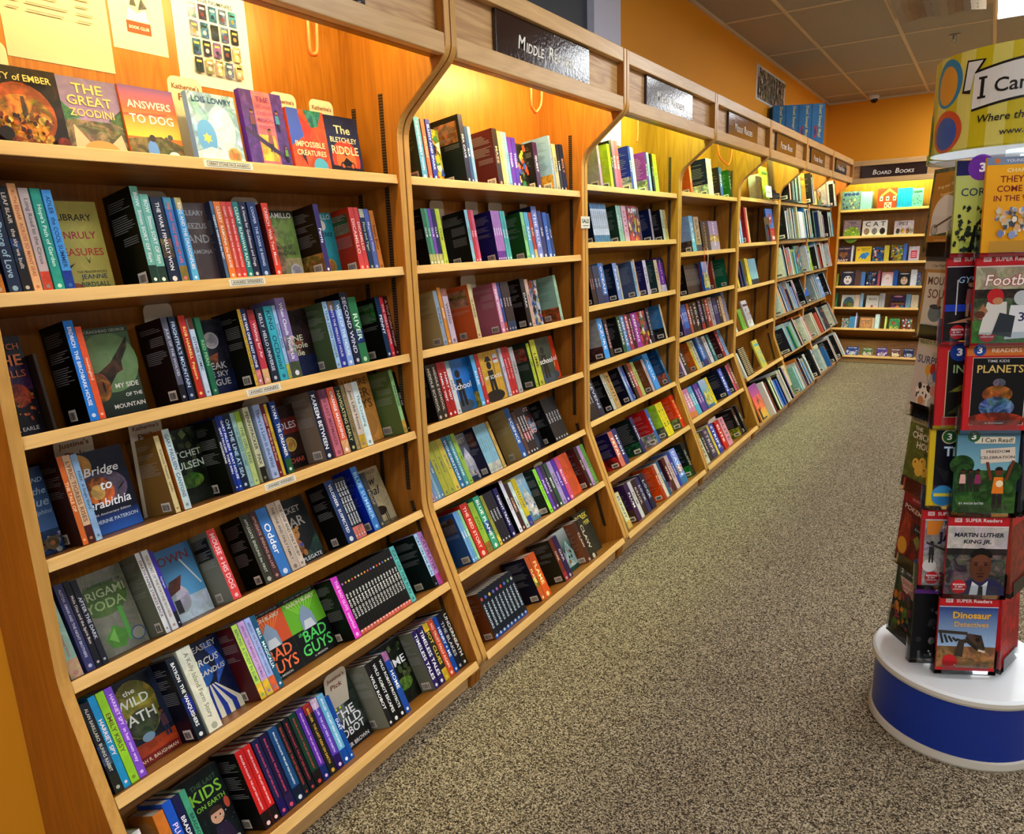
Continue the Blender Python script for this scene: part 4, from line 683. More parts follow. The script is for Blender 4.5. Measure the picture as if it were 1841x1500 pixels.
BOOKS = '''
@1 1
F 1259 1350 75 166 310 db6 a=ember|CITY of EMBER
F 2614 1330 87 168 a8b db8 a=zoo|THE/GREAT/ZOODINI
F 3949 1330 81 168 d73 fed a=dog|ANSWERS/TO DOG
F 5436 1330 50 168 9be 246 a=star|LOIS LOWRY
F 6972 1330 50 195 63a fdb a=school|THE/LAST HOPE/SCHOOL FOR/MAGICAL/DELINQUENTS
F 8403 1330 50 168 d53 fed a=swirl|IMPOSSIBLE/CREATURES
F 9738 1330 52 166 223 fda a=moto|The/BLETCHLEY/RIDDLE
@1 2
S 502 206 40 200 221 eca l=c82|MARCUS
S 769 237 40 210 235 acd|To the Dance of Love
S 1019 179 40 210 112 dcb t=123 l=211 m=258|LEAF BLAIR   the sky we built
S 1225 157 40 216 eb8 b53|RUTH BEHAR  ACROSS SO MANY SEAS
S 1408 182 40 208 cbb 555 l=d53|Long Road to the Circus
S 1623 192 40 208 3a9 dfe|Hope's Path of Garden
S 1843 182 40 206 5ae 136 l=14a|ADLER  the COOL SUMMER
F 2029 1330 127 206 bb5 833 a=lib|THE LIBRARY/OF UNRULY/TREASURES
S 3726 187 40 222 8cb fff l=243 b=110|BOW  Simon SORT OF Says
S 3920 208 40 205 8cb fff l=243|BOW  Simon SORT OF Says
S 4164 278 40 200 124 fff m=a86|THE WAR I FINALLY WON
S 4478 201 40 200 48c f63 l=983 t=6bd|THE WAR THAT SAVED MY LIFE
S 4772 169 40 200 6be fff t=dc8|KING AND THE DRAGONFLIES
F 4945 750 62 194 544 999 a=plain|CLEARY/BEEZUS/AND/RAMONA
S 5700 87 40 194 579 fff b=334|CLEARY  RAMONA the PEST
S 5808 194 40 194 e83 fed|CLEARY  RAMONA the BRAVE
S 6011 160 40 194 d54 fdc|CLEARY  THE MOUSE AND THE MOTORCYCLE
S 6175 162 40 194 d44 fdc|CLEARY  THE MOUSE AND THE MOTORCYCLE
S 6350 178 40 194 288 dfe|CLEARY  RUNAWAY RALPH
S 6541 207 40 196 224 dde|A Home for Goddesses and Dogs
S 6806 258 40 196 247 cdf|COOPER  THE DARK IS RISING
S 7248 211 40 194 d42 fdc b=622|CREECH  Walk Two Moons
F 7462 1330 103 190 785 fff a=pup|DICAMILLO/Because of/Winn-Dixie
S 9044 189 40 196 437 fff b=321 g=c94|Ferris
F 9237 1180 116 190 3ab eff a=medal|DICAMILLO/Surprises
S 10422 217 40 190 d55 fdc b=a31 g=473|DICAMILLO
S 10652 177 40 190 d55 fdc|DICAMILLO
S 10853 198 40 186 246 cda t=ccb|Flora and Tiger
S 11064 201 40 186 67b dde|Magician's Wish
S 11290 192 40 182 c84 421|Swan Boat
@1 3
F 300 796 75 205 213 e85 a=walls|WATCH/THE/WALLS
S 1101 64 40 160 321 a85|
S 1849 203 40 220 28d fff b=000|ERDRICH  THE BIRCHBARK HOUSE
S 2058 137 40 205 e63 fdb|mockingbird
F 2199 1322 102 205 564 dec a=hawk|JEAN CRAIGHEAD GEORGE/MY SIDE/OF THE/MOUNTAIN
S 4030 159 40 205 667 ccd l=112 b=211|JULIE OF THE WOLVES
S 4226 177 40 205 235 cde b=112|FRIGHTFUL'S MOUNTAIN
S 4479 177 40 205 c32 fe8 b=542|ROB HARRELL  Popcorn
S 4703 137 40 196 cde 333 t=742|OTHER COMIC
S 4900 152 40 196 275 9c9|RED FERN
F 5056 1113 115 196 223 ccc a=smedal|BREAK/THE SKY/HAGUE
S 6175 97 40 205 db4 431 b=110|THE EVOLUTION OF CALPURNIA TATE
S 6275 154 40 205 237 fff l=e99|THE YEAR ONE IS NOT ALONE
S 6475 207 40 200 c45 fdd t=a33 l=db8|Wishing for Air
S 6737 235 40 200 234 dde|KELLY  HELLO UNIVERSE
S 7011 265 40 205 4bc 134|KING  OCDaniel
S 7295 118 40 205 ace 235 l=cc4|Summer Winds
S 7447 335 40 224 98b fff m=dcc l=564|When Clouds Touch Us
F 7786 1310 115 195 322 ddb a=gmedal|ONE/Whole/Mile
S 9106 181 40 200 ace 354 b=564|A YEAR DOWN YONDER
S 9299 253 40 200 34a dde t=876|WRITE THE FIERCEST HOUR
S 9575 253 40 200 9be fff t=69b|WOLF OF THE HOUSE
S 9869 276 40 222 124 dde b=112|SECOND WIND
S 10158 338 40 205 385 dfd m=148|RIVER
S 11330 206 40 196 246 fff b=111 g=373|PENNY
S 11549 162 40 194 d45 fdd|THE GREAT COVER
S 11732 185 40 196 522 eba|A Wolf Called Wander
@1 4
F 300 727 75 190 247 9bd a=dolph|ISLAND/of the/Blue/Dolphins
S 1146 109 18 196 d73 fda b=421|THE TALE OF
S 1261 158 18 196 db9 742 l=522|LYRIC TIGRESS RISES
S 1426 137 18 194 9bd 245 l=ace|PARK  A Single Shard
F 1566 1330 91 194 124 fff a=bridge|Bridge/to/Terabithia
S 3321 128 18 190 dc9 532 b=863|Katherine Paterson   Lyddie
S 3552 187 18 200 cdd 357 b=a62|GARY PAULSEN  CANYONS
F 3743 1180 100 194 232 cdc a=green|HATCHET/PAULSEN
S 4928 91 18 196 112 fff b=110|WOODSONG
S 5022 95 18 200 138 fff|GARY PAULSEN  TOM'S WISH
S 5121 111 18 200 14a fff|GARY PAULSEN  BOAT HOUSE
S 5240 196 18 200 124 bde m=258|ON THE LINE AT SEA
S 5458 133 18 200 9bb 476|THE BRIDGE HOME
S 5600 161 18 200 bc8 565 t=9b3|THE GIRL TREE
S 5870 183 18 206 cca 222 l=221|PENNYPACKER   PAX
S 6192 226 18 206 abd 346|There's a Lion in the Wild
S 6424 125 18 202 722 eba|REEDY  Words in the Dust
S 6553 87 18 202 db3 222|GHOST
S 6728 207 18 205 148 fff l=263|RYAN   THE DREAMER
F 6938 1194 100 188 321 dde a=holes|HOLES/SACHAR
S 8142 276 18 208 124 fff b=876|KAREEM BETWEEN
S 8530 273 18 205 c78 734 t=857|THE LAST MAPMAKER
S 8849 279 18 205 e75 fff l=eb8|ORANGE MARCHING
S 9152 238 18 202 122 cc8|NAVIGATING EARLY
S 9401 133 18 202 a96 532|PRINCESS ACADEMY
S 9582 270 18 204 dcb 443 l=db4|Just Like Home
S 9865 257 18 204 dee 465|The Crossing
F 10126 1330 100 232 d94 642 a=plain|WHERE/EVER/DAYS
S 11605 169 18 215 ad9 345 l=db5 b=674|PARADISE
s 11788 128 18 205 110 ccc|DID WE
@1 5
S 280 102 25 200 35a dde|CURSE OF
S 423 265 25 206 acb b54 l=db9|EVA EVERGREEN and the Cursed Witch
S 765 188 25 204 447 ccd|ALSTON  AMARI AND THE NIGHT BROTHERS
S 966 136 25 204 112 dcc|Malia Diaz and the Spirit Box
S 1114 132 25 200 223 ccd|AFTER THE DARK
F 1250 1330 100 204 787 574 a=fold|THE STRANGE CASE OF/ORIGAMI/YODA
S 2633 120 25 206 ddd 522 b=776|DARTH PAPER STRIKES BACK
S 2797 162 25 206 ddd 742|THE SECRET OF THE FORTUNE WOOKIEE
S 2967 97 25 200 43a dde l=112|Applegate
F 3068 1330 100 194 8bd 522 a=snow|TOWN
S 4539 242 25 196 e55 fdd b=887 g=222|MOUSE + HIS DOG
S 5580 293 25 200 443 ccb b=010|APPLEGATE  ENDLING the FIRST
S 5883 215 25 200 533 c98|APPLEGATE  ENDLING the LAST
S 6109 354 25 200 48c fff|Odder
S 6507 282 25 204 cba 432|THE ONE AND ONLY FAMILY
S 6800 192 25 204 dcb 432|THE ONE AND ONLY RUBY
F 6996 1330 100 200 111 bba a=bear|POCKET/BEAR
S 8692 353 25 205 247 fff b=111|VELODEER  SUSPECTED
s 9058 113 25 202 123 fff l=d87|TALES OF THE DARK WOOD
s 9175 109 25 202 123 fff l=d87|TALES OF THE DARK WOOD
s 9287 109 25 202 123 fff l=d87|TALES OF THE DARK WOOD
s 9400 109 25 202 123 fff l=d87|TALES OF THE DARK WOOD
S 9876 269 25 218 48c adf b=13a|BLUE SUMMER
S 10174 202 25 190 444 a98|HOOF
F 10380 1330 100 200 cb9 122 a=horse|ANNA BAILEY/Snow/Foal
@1 6
S 422 187 22 206 223 ccb l=332 m=568|ALAN BARILLARO  BUNNS RABBIT
S 616 154 22 212 29c fdd|HARRIET SPY
S 785 179 22 212 9c3 542|EMILY KIRSY
S 970 176 22 212 85c ecf|HARRIET SPY  in her own way
F 1150 1271 100 206 343 ffe a=path|THE/WILD/PATH/SARAH R. BAUGHMAN
S 2430 229 22 206 123 fff b=112 m=13a|BAYRON  THE VANQUISHERS
S 2735 364 22 214 ddc 776|A Kelly Island Farm Story
F 3103 1155 100 204 125 fff a=tent|BEASLEY/CIRCUS/MIRANDUS
S 4263 169 22 205 bd6 465 l=ec4 b=511|BERLING  A STUDY IN SLIME
S 4452 193 22 205 cad 648 l=ec4|BERLING  THE MENACE AT THE MALL
S 4659 182 22 205 abe 446 l=e74|BERLING  THE TROUBLE WITH TORTOISES
S 4846 155 22 205 268 eff|BELL  MAGICALIA
F 5004 1302 99 196 d62 f74 a=fin|BLABEY/the/BAD/GUYS
F 6311 1302 100 196 5a2 5d6 a=finb|BLABEY/the/BAD/GUYS
S 7666 258 22 193 d4c fcf b=111|THE BAD GUYS  superbad
S 7937 136 22 193 111 eee l=d76 p=1|the BAD GUYS
S 8077 132 22 193 111 eee l=d76 p=1|the BAD GUYS
S 8212 132 22 193 111 eee l=d76 p=1|the BAD GUYS
S 8348 132 22 193 111 eee l=d76 p=1|the BAD GUYS
S 8484 132 22 193 111 eee l=d76 p=1|the BAD GUYS
S 8620 132 22 193 111 eee l=d76 p=1|the BAD GUYS
S 8756 132 22 193 111 eee l=d76 p=1|the BAD GUYS
S 8891 132 22 193 111 eee l=d76 p=1|the BAD GUYS
S 9027 132 22 193 111 eee l=d76 p=1|the BAD GUYS
S 9163 132 22 193 111 eee l=d76 p=1|the BAD GUYS
S 9299 132 22 193 111 eee l=d76 p=1|the BAD GUYS
s 9435 132 22 193 111 eee l=d76 p=1|the BAD GUYS
s 9570 132 22 193 111 eee l=d76 p=1|the BAD GUYS
s 9706 132 22 193 111 eee l=d76 p=1|the BAD GUYS
s 9842 132 22 193 111 eee l=d76 p=1|the BAD GUYS
s 9978 132 22 193 111 eee l=d76 p=1|the BAD GUYS
s 10114 132 22 193 111 eee l=d76 p=1|the BAD GUYS
S 10260 212 22 193 6bb 244|CAT ON THE RUN
S 11485 181 22 193 bdf 124 l=111 b=122|CAT ON THE RUN
S 11682 234 22 193 c9d 534 l=c5a|CAT PLAYER
@1 7
S 280 451 36 190 8a5 fff t=eee|JUST DOG
S 1058 252 36 195 d83 532|BELLA
S 1325 216 36 205 26c fdf l=d3a|PLUTO
S 1555 176 36 205 225 fff|BRADFORD
S 1760 149 36 205 5a8 134|BRADFORD
F 1914 1180 100 205 122 8d4 a=kids|THE LAST/KIDS/ON EARTH/BRALLIER
S 3285 244 36 206 c22 fdd l=211 b=111|BRALLIER & HOLGATE  THE LAST KIDS ON EARTH
S 3539 211 36 206 c22 fdd l=211|BRALLIER & HOLGATE  THE LAST KIDS ON EARTH
S 3788 216 36 206 225 e57 l=216|BRALLIER & HOLGATE  THE LAST KIDS ON EARTH
S 4019 245 36 206 214 e57 l=325|BRALLIER & HOLGATE  THE LAST KIDS ON EARTH
S 4304 262 36 206 258 eff l=124|BRALLIER & HOLGATE  THE LAST KIDS ON EARTH
S 4576 162 36 206 122 c44|BRALLIER & HOLGATE  THE LAST KIDS ON EARTH
S 4770 192 36 206 112 c44|BRALLIER & HOLGATE  THE LAST KIDS ON EARTH
S 4989 244 36 206 143 c44 l=211|BRALLIER & HOLGATE  THE LAST KIDS ON EARTH
S 5255 200 36 206 63a fcf l=137|BRALLIER & HOLGATE  THE LAST KIDS ON EARTH
S 5477 249 36 206 222 eb4 t=a33|BRALLIER  THE LAST KIDS ON EARTH
S 5749 231 36 206 64b edf t=dcd l=316|BRALLIER  THE LAST KIDS ON EARTH
S 6003 224 36 206 7bd fff l=15a|BRALLIER  THE LAST KIDS ON EARTH
S 6239 144 36 190 15a fff|DUET
F 6387 1330 100 206 343 eee a=bot|THE/WILD/ROBOT/PETER BROWN
S 7874 190 36 200 222 fff b=887|WILD ROBOT
S 8078 277 36 200 111 fff|WILD ROBOT ESCAPES
S 8369 240 36 200 111 fff|WILD ROBOT PROTECTS
S 8624 230 36 200 25a fff t=c8b|HOME
F 8858 1196 100 205 48a fff a=green|TIME
S 10064 239 36 200 326 fff b=776|TIMELESS TALES
S 10335 260 36 200 326 fff|TIMELESS TALES
S 10611 248 36 200 332 ec4 t=db3 l=db3|HOT CLUES
S 10875 261 36 200 c53 fdc|NO TRUST FALLS AGAIN
S 11153 197 36 200 15a fff|HENRY + ME
S 11367 243 36 200 223 ccc|THE BLAKES
S 11627 247 36 205 332 fff m=653|UNDERNEATH
@2 1
S 1355 275 30 200 6ac fff b=454|A DOG-FRIENDLY TOWN
S 1703 192 30 196 d75 fda|STRUGGLE
S 1955 226 30 198 34a eef|ELLIOT AND SPARK
F 2184 1330 102 196 cb4 fff a=flow|
S 3859 255 30 238 224 ccd b=122 g=b74|SEA CAVE
S 4132 173 30 200 358 fff|BLUE
S 4322 175 30 200 8ac fff|BLUE
S 5908 328 30 212 322 ca8 b=522|MAZE
S 6255 216 30 205 dc8 654|FAIRY
s 6491 179 30 205 bcb 544|FAIRY
s 6690 181 30 205 8bd 245|DRIFT
S 6891 286 30 190 63a fdf|TIGER
S 7198 291 30 190 53a fdf|TIGER
F 7493 1289 67 185 332 db8 a=flow|
S 8792 341 30 188 425 fff b=222|QUEST
S 10194 171 30 228 9ac 456 b=8ac g=b93|SKY
S 10413 322 30 196 bb9 444|SPARK
s 10785 226 30 196 334 fff|LORE
S 11062 333 30 200 235 e95|BOLT
@2 2
S 1622 182 40 194 486 fff l=cc8 b=111|CLUB
s 1817 147 40 194 5a8 fff l=cc8|CLUB
S 1977 174 40 194 85b fff l=cc8|CLUB
S 2163 201 40 194 226 fff l=cc8|CLUB
S 2396 230 40 194 cd4 553|CLUB
S 4103 192 40 194 9cd 256 b=111|GHOST
s 4316 173 40 194 c34 fcc|RED
s 4496 167 40 194 d68 fff|RED
S 5811 149 40 194 b8c fff l=73a b=226|SERIES
s 5964 145 40 194 b8c fff l=73a|SERIES
s 6113 145 40 194 b8c fff l=73a|SERIES
s 6262 145 40 194 b8c fff l=73a|SERIES
s 6447 163 40 194 5bb fff|WAVE
s 6626 173 40 194 5bb fff|WAVE
S 7950 248 40 192 9d9 243 b=252|FOREST
S 8234 325 40 192 6bd fff|RAIN
s 8595 238 40 192 c43 fea l=ec8|SUN
S 8870 430 40 218 89d fff b=224|THE BLUE
S 9339 306 40 200 447 fff|INK
S 9751 332 40 194 47c fff|CLUE
s 10112 218 40 190 258 fff|CLUE
@2 3
S 2086 220 40 196 9ab 345 b=ba7|ALASKA
S 2346 184 40 205 d93 fed|ROAD
S 2569 308 40 200 cbc 433 t=a76|WINGS
S 4171 250 40 206 dc9 443 b=c63 g=c95|SUNRISE
S 5842 276 40 200 d9b fff b=a67|PINK WOODS
s 6135 181 40 200 359 fff l=c54|SAGA
s 6373 197 40 200 433 dcc l=357|SAGA
s 6574 193 40 200 433 dcc l=357|SAGA
s 6771 193 40 200 433 dcc l=357|SAGA
S 7885 318 40 206 222 ddd b=211|DARK
s 8230 258 40 200 dba 854|MAZE
F 8493 1330 82 196 bcd 643 a=flow|
S 10691 230 40 205 bdb 354 b=9ba g=c63|COTTAGE
@2 4
S 1234 293 18 200 332 dcb b=111 g=272|MIDDLE SCHOOL
S 1541 273 18 200 432 dcb|MIDDLE SCHOOL
S 1853 245 18 200 b22 fff|FAMILY VISIT
S 2104 249 18 200 b22 fff|FAMILY VISIT
S 2366 239 18 198 ddd 332 t=9bc|SAVE
F 2609 1288 40 198 27c fff a=sil|School
S 3907 255 18 198 6be fff b=269 g=cb3|RULER
S 4192 244 18 198 c33 fdd|SCHOOL
F 4440 1330 22 198 da3 fff a=silh|MY SCHOOL
s 5840 200 18 198 ccd 334|REV
s 6057 228 18 198 c33 fdd|JACKY HA-HA
s 6294 240 18 198 c33 fdd|JACKY HA-HA
S 6585 314 18 192 bbb 444|GREY
S 7949 225 18 190 bc4 332 b=343 g=c53|LIME
S 8268 421 18 200 cc4 332 b=343|LIME
F 8693 1330 29 200 343 dec a=sil|school
F 10028 1330 85 200 d42 ec5 a=silr|school/LOU
@2 5
s 648 165 25 190 cab 633|ICE
s 826 153 25 190 8ac fff|ICE
s 992 155 25 190 9bc fff|ICE
s 1160 170 25 190 69b fff|ICE
S 1356 305 25 204 bb4 665|JUMBLE
S 1675 325 25 204 bb4 665|JUMBLE
S 2014 297 25 204 dc5 665|JUMBLE
S 2325 282 25 204 27a eff|WONDERSTORM
S 2635 243 25 204 5aa eff|WONDERSTORM
S 2900 233 25 204 ac5 342|JUMP
F 3137 1180 78 196 346 dde a=mount|SECRET
S 4322 137 25 200 9cd 566 l=ddc b=224 g=743|EXPEDITION
s 4463 141 25 200 9cd 566 l=ddc|EXPEDITION
s 4608 141 25 200 9cd 566 l=ddc|EXPEDITION
s 4752 141 25 200 9cd 566 l=ddc|EXPEDITION
s 4897 141 25 200 9cd 566 l=ddc|EXPEDITION
s 5041 141 25 200 9cd 566 l=ddc|EXPEDITION
s 5248 183 25 200 db6 555|SEEK
S 6708 397 25 224 26a eff b=a96|SCIENCE
s 7142 258 25 200 643 dcb|HEROES
s 7418 217 25 205 322 fff m=a33|GROUND ZERO
s 7639 213 25 205 322 fff m=a33|GROUND ZERO
s 7856 213 25 205 322 fff m=a33|GROUND ZERO
F 8073 1330 76 205 433 fcc a=zero|GRATZ/GROUND/ZERO
S 9614 239 25 205 222 ddd b=111|ALLIES
s 9857 235 25 205 222 ddd|ALLIES
s 10097 235 25 205 222 ddd|ALLIES
s 10336 235 25 205 222 ddd|ALLIES
s 10575 235 25 205 222 ddd|ALLIES
@2 6
s 438 144 22 180 243 9c8|BAT
S 1504 140 22 196 7ad fff b=358 g=643|FARM
s 1658 127 22 196 7ad fff|FARM
s 1800 143 22 196 9c9 fff|FARM
S 2000 430 22 210 c32 fdc|THE RED STORY
S 2482 329 22 200 9b4 352 l=a73|ZOO
S 2864 360 22 212 4a8 fff m=37b|BLUE PLANET
s 3270 187 22 205 994 443 l=dc5|OWL
s 3473 202 22 205 223 dde|NIGHT
s 3679 198 22 205 223 dde|NIGHT
s 3881 198 22 205 223 dde|NIGHT
S 4178 272 22 205 226 fff|NIGHT TRAIN
S 4709 220 22 222 dde 445 b=111|WHITE
s 4946 258 22 200 422 fcb|COMIC
s 5238 227 22 200 cdd 533|COMIC
S 5501 302 22 206 cb2 335 l=24a b=cb2|YELLOW
F 5806 1330 72 206 7bd fff a=mount|SKY
S 7175 252 22 200 9d4 232 b=121|LIME NIGHT
s 7466 256 22 200 64a edf|PURPLE
s 7742 259 22 200 435 edf|PURPLE
s 8062 264 22 200 354 fff|MOSS
s 8366 330 22 200 a9c 324|LILAC
s 8717 294 22 200 53a edf|VIOLET
s 9054 320 22 200 c58 fdd|BLUSH
F 9378 1330 55 200 d52 fc8 a=plain|
S 10939 281 22 200 322 dcb b=522|RUBY
s 11244 261 22 200 b9c 432|FERN
s 11528 313 22 200 7a5 343|FERN
@2 7
S 1420 250 36 180 123 cde l=25a p=1 b=742|WARRIORS
S 1675 246 36 180 123 cde l=25a p=1|WARRIORS
S 1925 246 36 180 123 cde l=25a p=1|WARRIORS
S 2176 246 36 180 123 cde l=25a p=1|WARRIORS
s 2426 246 36 180 123 cde l=25a p=1|WARRIORS
s 2677 246 36 180 123 cde l=25a p=1|WARRIORS
s 2927 246 36 180 123 cde l=25a p=1|WARRIORS
s 3177 246 36 180 123 cde l=25a p=1|WARRIORS
s 3428 246 36 180 123 cde l=25a p=1|WARRIORS
S 4770 278 36 188 c63 fea m=dc4 b=223|FLAME
S 5066 458 36 188 d62 fea|FLAME
S 6771 280 36 190 732 dcb l=a34 b=332|OAK
s 7071 346 36 190 325 dcb|OAK
F 7421 1330 77 190 143 acc a=mount|
S 8908 335 36 190 532 dba b=853|CLAW
S 9266 525 36 190 332 dcb|CLAW
F 9794 1330 80 205 332 ed5 a=plain|DEREK/SAWYER
@3 1
S 2539 239 30 220 b8b fff b=aaa|AIR
S 3725 271 30 212 cd3 554 b=ab3|LEMON
s 4032 219 30 230 222 ddd|BLACK
s 4270 352 30 236 a69 fdf|ROSE
s 4640 358 30 236 c57 fdf|ROSE
S 6246 262 30 225 24a fff b=239 g=bbb|DIARY
s 6529 368 30 220 cde 348|DIARY
S 8364 309 30 212 538 fff b=839 g=cc9|DORK
s 8695 291 30 212 9bd 345|DORK
s 9234 251 30 210 222 ddd|DORK
s 9508 511 30 210 bd4 553|DORK
@3 2
S 2025 221 40 192 cde 234 t=38b l=48b b=124|TREEHOUSE
s 2250 217 40 192 cde 234 t=38b l=48b|TREEHOUSE
s 2471 217 40 192 cde 234 t=38b l=48b|TREEHOUSE
s 2692 217 40 192 cde 234 t=38b l=48b|TREEHOUSE
s 2913 217 40 192 cde 234 t=38b l=48b|TREEHOUSE
s 3135 217 40 192 cde 234 t=38b l=48b|TREEHOUSE
s 3356 217 40 192 cde 234 t=38b l=48b|TREEHOUSE
s 3577 217 40 192 cde 234 t=38b l=48b|TREEHOUSE
S 4954 329 40 188 9cb fff b=243|PUPPY
s 5302 215 40 188 9cb fff|PUPPY
S 5636 560 40 188 dbc c36|KITTY
F 6200 1330 36 188 c45 fff a=flow|PUPPY
s 7657 216 40 180 546 fff|JET
S 9327 278 40 178 99a 223 b=125|JET
S 11017 397 40 178 cdc 344 b=112|ORB
s 11463 404 40 178 dc8 443|ORB
@3 3
S 1834 224 40 190 322 c99 b=111|WHEN
s 2062 220 40 190 322 c99|WHEN
s 2351 327 40 190 346 bcd|SHIP
s 2682 323 40 190 346 bcd|SHIP
S 3041 546 40 200 48c fff l=248|OCEAN
S 4700 488 40 194 8ad fff b=124|POLAR
s 5209 139 40 180 cca 444|POLAR
S 7100 280 40 195 8bd 234 b=568|WEATHER
s 7401 174 40 205 db9 654|DUNE
S 8667 460 40 194 ccd 445 b=226|LUNA
S 10290 490 40 190 dca 654 b=244|TEAL
S 10804 830 40 200 73a fdf t=326 l=dde|VIOLET SKY
s 11660 180 40 190 322 cbb|END
@3 4
S 2614 568 18 206 4ae fff b=aaa g=533|AZURE
s 3312 376 18 194 322 fcd|KEEPSAKE
S 4895 403 18 194 264 fff b=222|KEEPSAKE
s 5318 493 18 194 48b fff|KEEPSAKE
s 5853 462 18 194 a35 fff|KEEPSAKE
s 6357 364 18 194 222 fcd|KEEPSAKE
S 6764 656 18 194 a3a fff|KEEPSAKE
F 7424 1330 22 194 c45 fff a=flow|
s 8856 426 18 205 124 cde|DRAGON
S 10982 256 18 206 dca 543 b=48b g=333|PEAK
@3 5
s 962 246 25 196 222 ddd|SEVENS
s 1212 242 25 196 222 ddd|SEVENS
s 1457 242 25 196 222 ddd|SEVENS
s 1703 242 25 196 222 ddd|SEVENS
S 1972 577 25 200 124 cde|SEVENS
S 3577 385 25 200 ccb 333 b=111|NIGHTS
s 4001 551 25 200 ca6 234|NIGHTS
S 5841 296 25 204 8ac fff b=113|COMET
s 6158 257 25 204 35a fff|COMET
s 6696 373 25 204 211 fff|STORM
s 7091 379 25 204 c65 fff|STORM
s 7515 408 25 204 bc7 443|REED
S 8972 335 25 200 cbb 743 b=853|TRAIL
S 9429 737 25 224 4ae fff|AQUA
S 11599 317 25 224 48a fff b=158 g=c75|AQUA
@3 6
S 2366 493 22 190 c76 fff b=215 g=a22|PETAL
s 2877 467 22 194 237 fff|MOON
S 5254 373 22 205 226 fff b=122 g=264|HOWL
S 7383 363 22 208 26a fff b=b22 g=ddd|DOGS
S 8940 485 22 205 dc2 553 b=ac3 g=776|BOOM
s 9449 470 22 205 dc2 553|BOOM
S 11330 587 22 210 d41 fc8 b=d41 g=895|BOOM
@3 7
s 1175 473 36 190 dda 348 l=db6|FUNNY
S 2387 451 36 205 425 fff b=425 g=643|PLUM
s 2862 363 36 200 ccc 433|PLUM
s 3249 468 36 196 322 cbb|BRICK
s 3742 453 36 196 336 ddd|LOCK
s 4322 542 36 200 124 cde|LOCK
S 6068 331 36 200 a42 fdc b=d51|RUST
s 6427 364 36 200 dcb 532|RUST
s 6819 284 36 205 268 cde|RUST
S 7565 440 36 200 522 fdd b=523 g=a99|WINE
s 8035 479 36 200 cbb 723|WINE
s 8544 304 36 200 24a fff|DAWN
s 9002 812 36 212 8ae fff m=dbc l=38b|DAWN
S 10816 465 36 212 122 cdc b=121 g=282|GLOW
@4 1
S 3074 388 30 200 c62 fc8 b=c62|EMBER
S 6568 498 30 240 ddc 345 b=124 g=bcb|FOX
s 7122 508 30 240 dcc 345|FOX
S 9150 606 30 200 26a fff b=322|PIER
S 11329 587 30 195 243 cdc b=262|LEAF
@4 2
S 3948 710 40 230 6bd fff b=9bd g=765|SAGE
S 4796 988 40 225 ba8 543 l=346|SAGE
S 6073 1425 40 200 322 a97 t=224|PATTERN
S 7712 1960 40 200 a9b fff m=db7|FAIRY BOX
@4 3
S 3162 291 40 190 333 aaa b=111|SCHOLARS
s 3456 287 40 190 333 aaa|SCHOLARS
s 3747 287 40 190 333 aaa|SCHOLARS
s 4037 287 40 190 333 aaa|SCHOLARS
s 4328 287 40 190 333 aaa|SCHOLARS
s 4618 287 40 190 333 aaa|SCHOLARS
s 4909 287 40 190 333 aaa|SCHOLARS
s 5199 287 40 190 333 aaa|SCHOLARS
s 5490 287 40 190 333 aaa|SCHOLARS
f 5781 1160 12 194 26b dd6 a=mount|
S 8682 373 40 194 533 ecb b=a43|OWLS
S 11751 166 40 205 222 ddd b=175|RIVER
@4 4
S 2029 313 18 190 538 fff b=335|MYTH
s 2369 293 18 196 27c fff l=138|MYTH
s 2666 289 18 196 27c fff l=138|MYTH
s 2959 289 18 196 27c fff l=138|MYTH
s 3411 439 18 196 b65 fff|MYTH
s 3905 587 18 196 222 ccc|HOUR
s 4549 803 18 196 222 eee|HOUR
s 5615 682 18 200 335 ccd l=a33|HOUR
s 6478 517 18 200 222 ccc|HOUR
s 7026 715 18 200 a33 eee|HOUR
s 7772 764 18 200 aaa 333|HOUR
s 8698 285 18 190 237 dde|KNOT
s 8987 281 18 190 237 dde|KNOT
s 9272 281 18 190 237 dde|KNOT
s 9652 573 18 190 332 dcb|KNOT
s 10327 585 18 190 db9 543|KNOT
s 11016 597 18 215 99a 334|KNOT
@4 5
S 2165 345 25 196 dcd 433 b=98a|ASH
s 2563 622 25 196 333 eec|ASH
S 4556 403 25 200 dc4 553 b=d72|SUNSET
s 4988 675 25 200 ccb 443|SUNSET
s 6263 797 25 220 48c fff l=238|RAINFALL
S 7562 638 25 200 ddd 536 b=bbb|SNOW
s 8458 590 25 200 388 dff|SNOW
S 10433 592 25 205 a33 fdd b=522|ROBIN
s 11096 640 25 205 9bd 345|ROBIN
@4 6
s 864 479 22 190 c8a fff l=d85|SISTER
s 1347 475 22 190 c8a fff l=d85|SISTER
s 1826 475 22 190 c8a fff l=d85|SISTER
s 2354 381 22 190 5ac fff|SISTER
s 2739 377 22 190 5ac fff|SISTER
s 3394 460 22 190 649 fdf|SISTER
s 3858 456 22 190 649 fdf|SISTER
F 4318 1285 13 195 48b dc5 a=mount|
s 5896 459 22 195 dc3 553|LIGHT
S 8895 780 22 205 25b fff b=124|OMEN
S 10758 429 22 205 c57 fff b=233|OMEN
s 11296 620 22 210 965 fdc|OMEN
@4 7
s 586 499 36 196 ddc 333|STRIPE
s 1197 682 36 196 ccb 333 t=bb4|STRIPE
s 1966 495 36 196 333 ccc|STRIPE
s 2549 958 36 200 446 dcc|STRIPE
s 3568 307 36 205 dc5 553|STRIPE
s 3936 814 36 205 24a fff|STRIPE
s 5133 715 36 200 c22 fff|ELITE
s 6013 940 36 200 d9a 545|ELITE
S 9103 515 36 210 222 ddd b=111 g=bb3|GRIT
S 10254 418 36 212 333 ddd b=222|GRIT
@5 1
F 6824 2150 0 255 cc4 353 a=scrib|
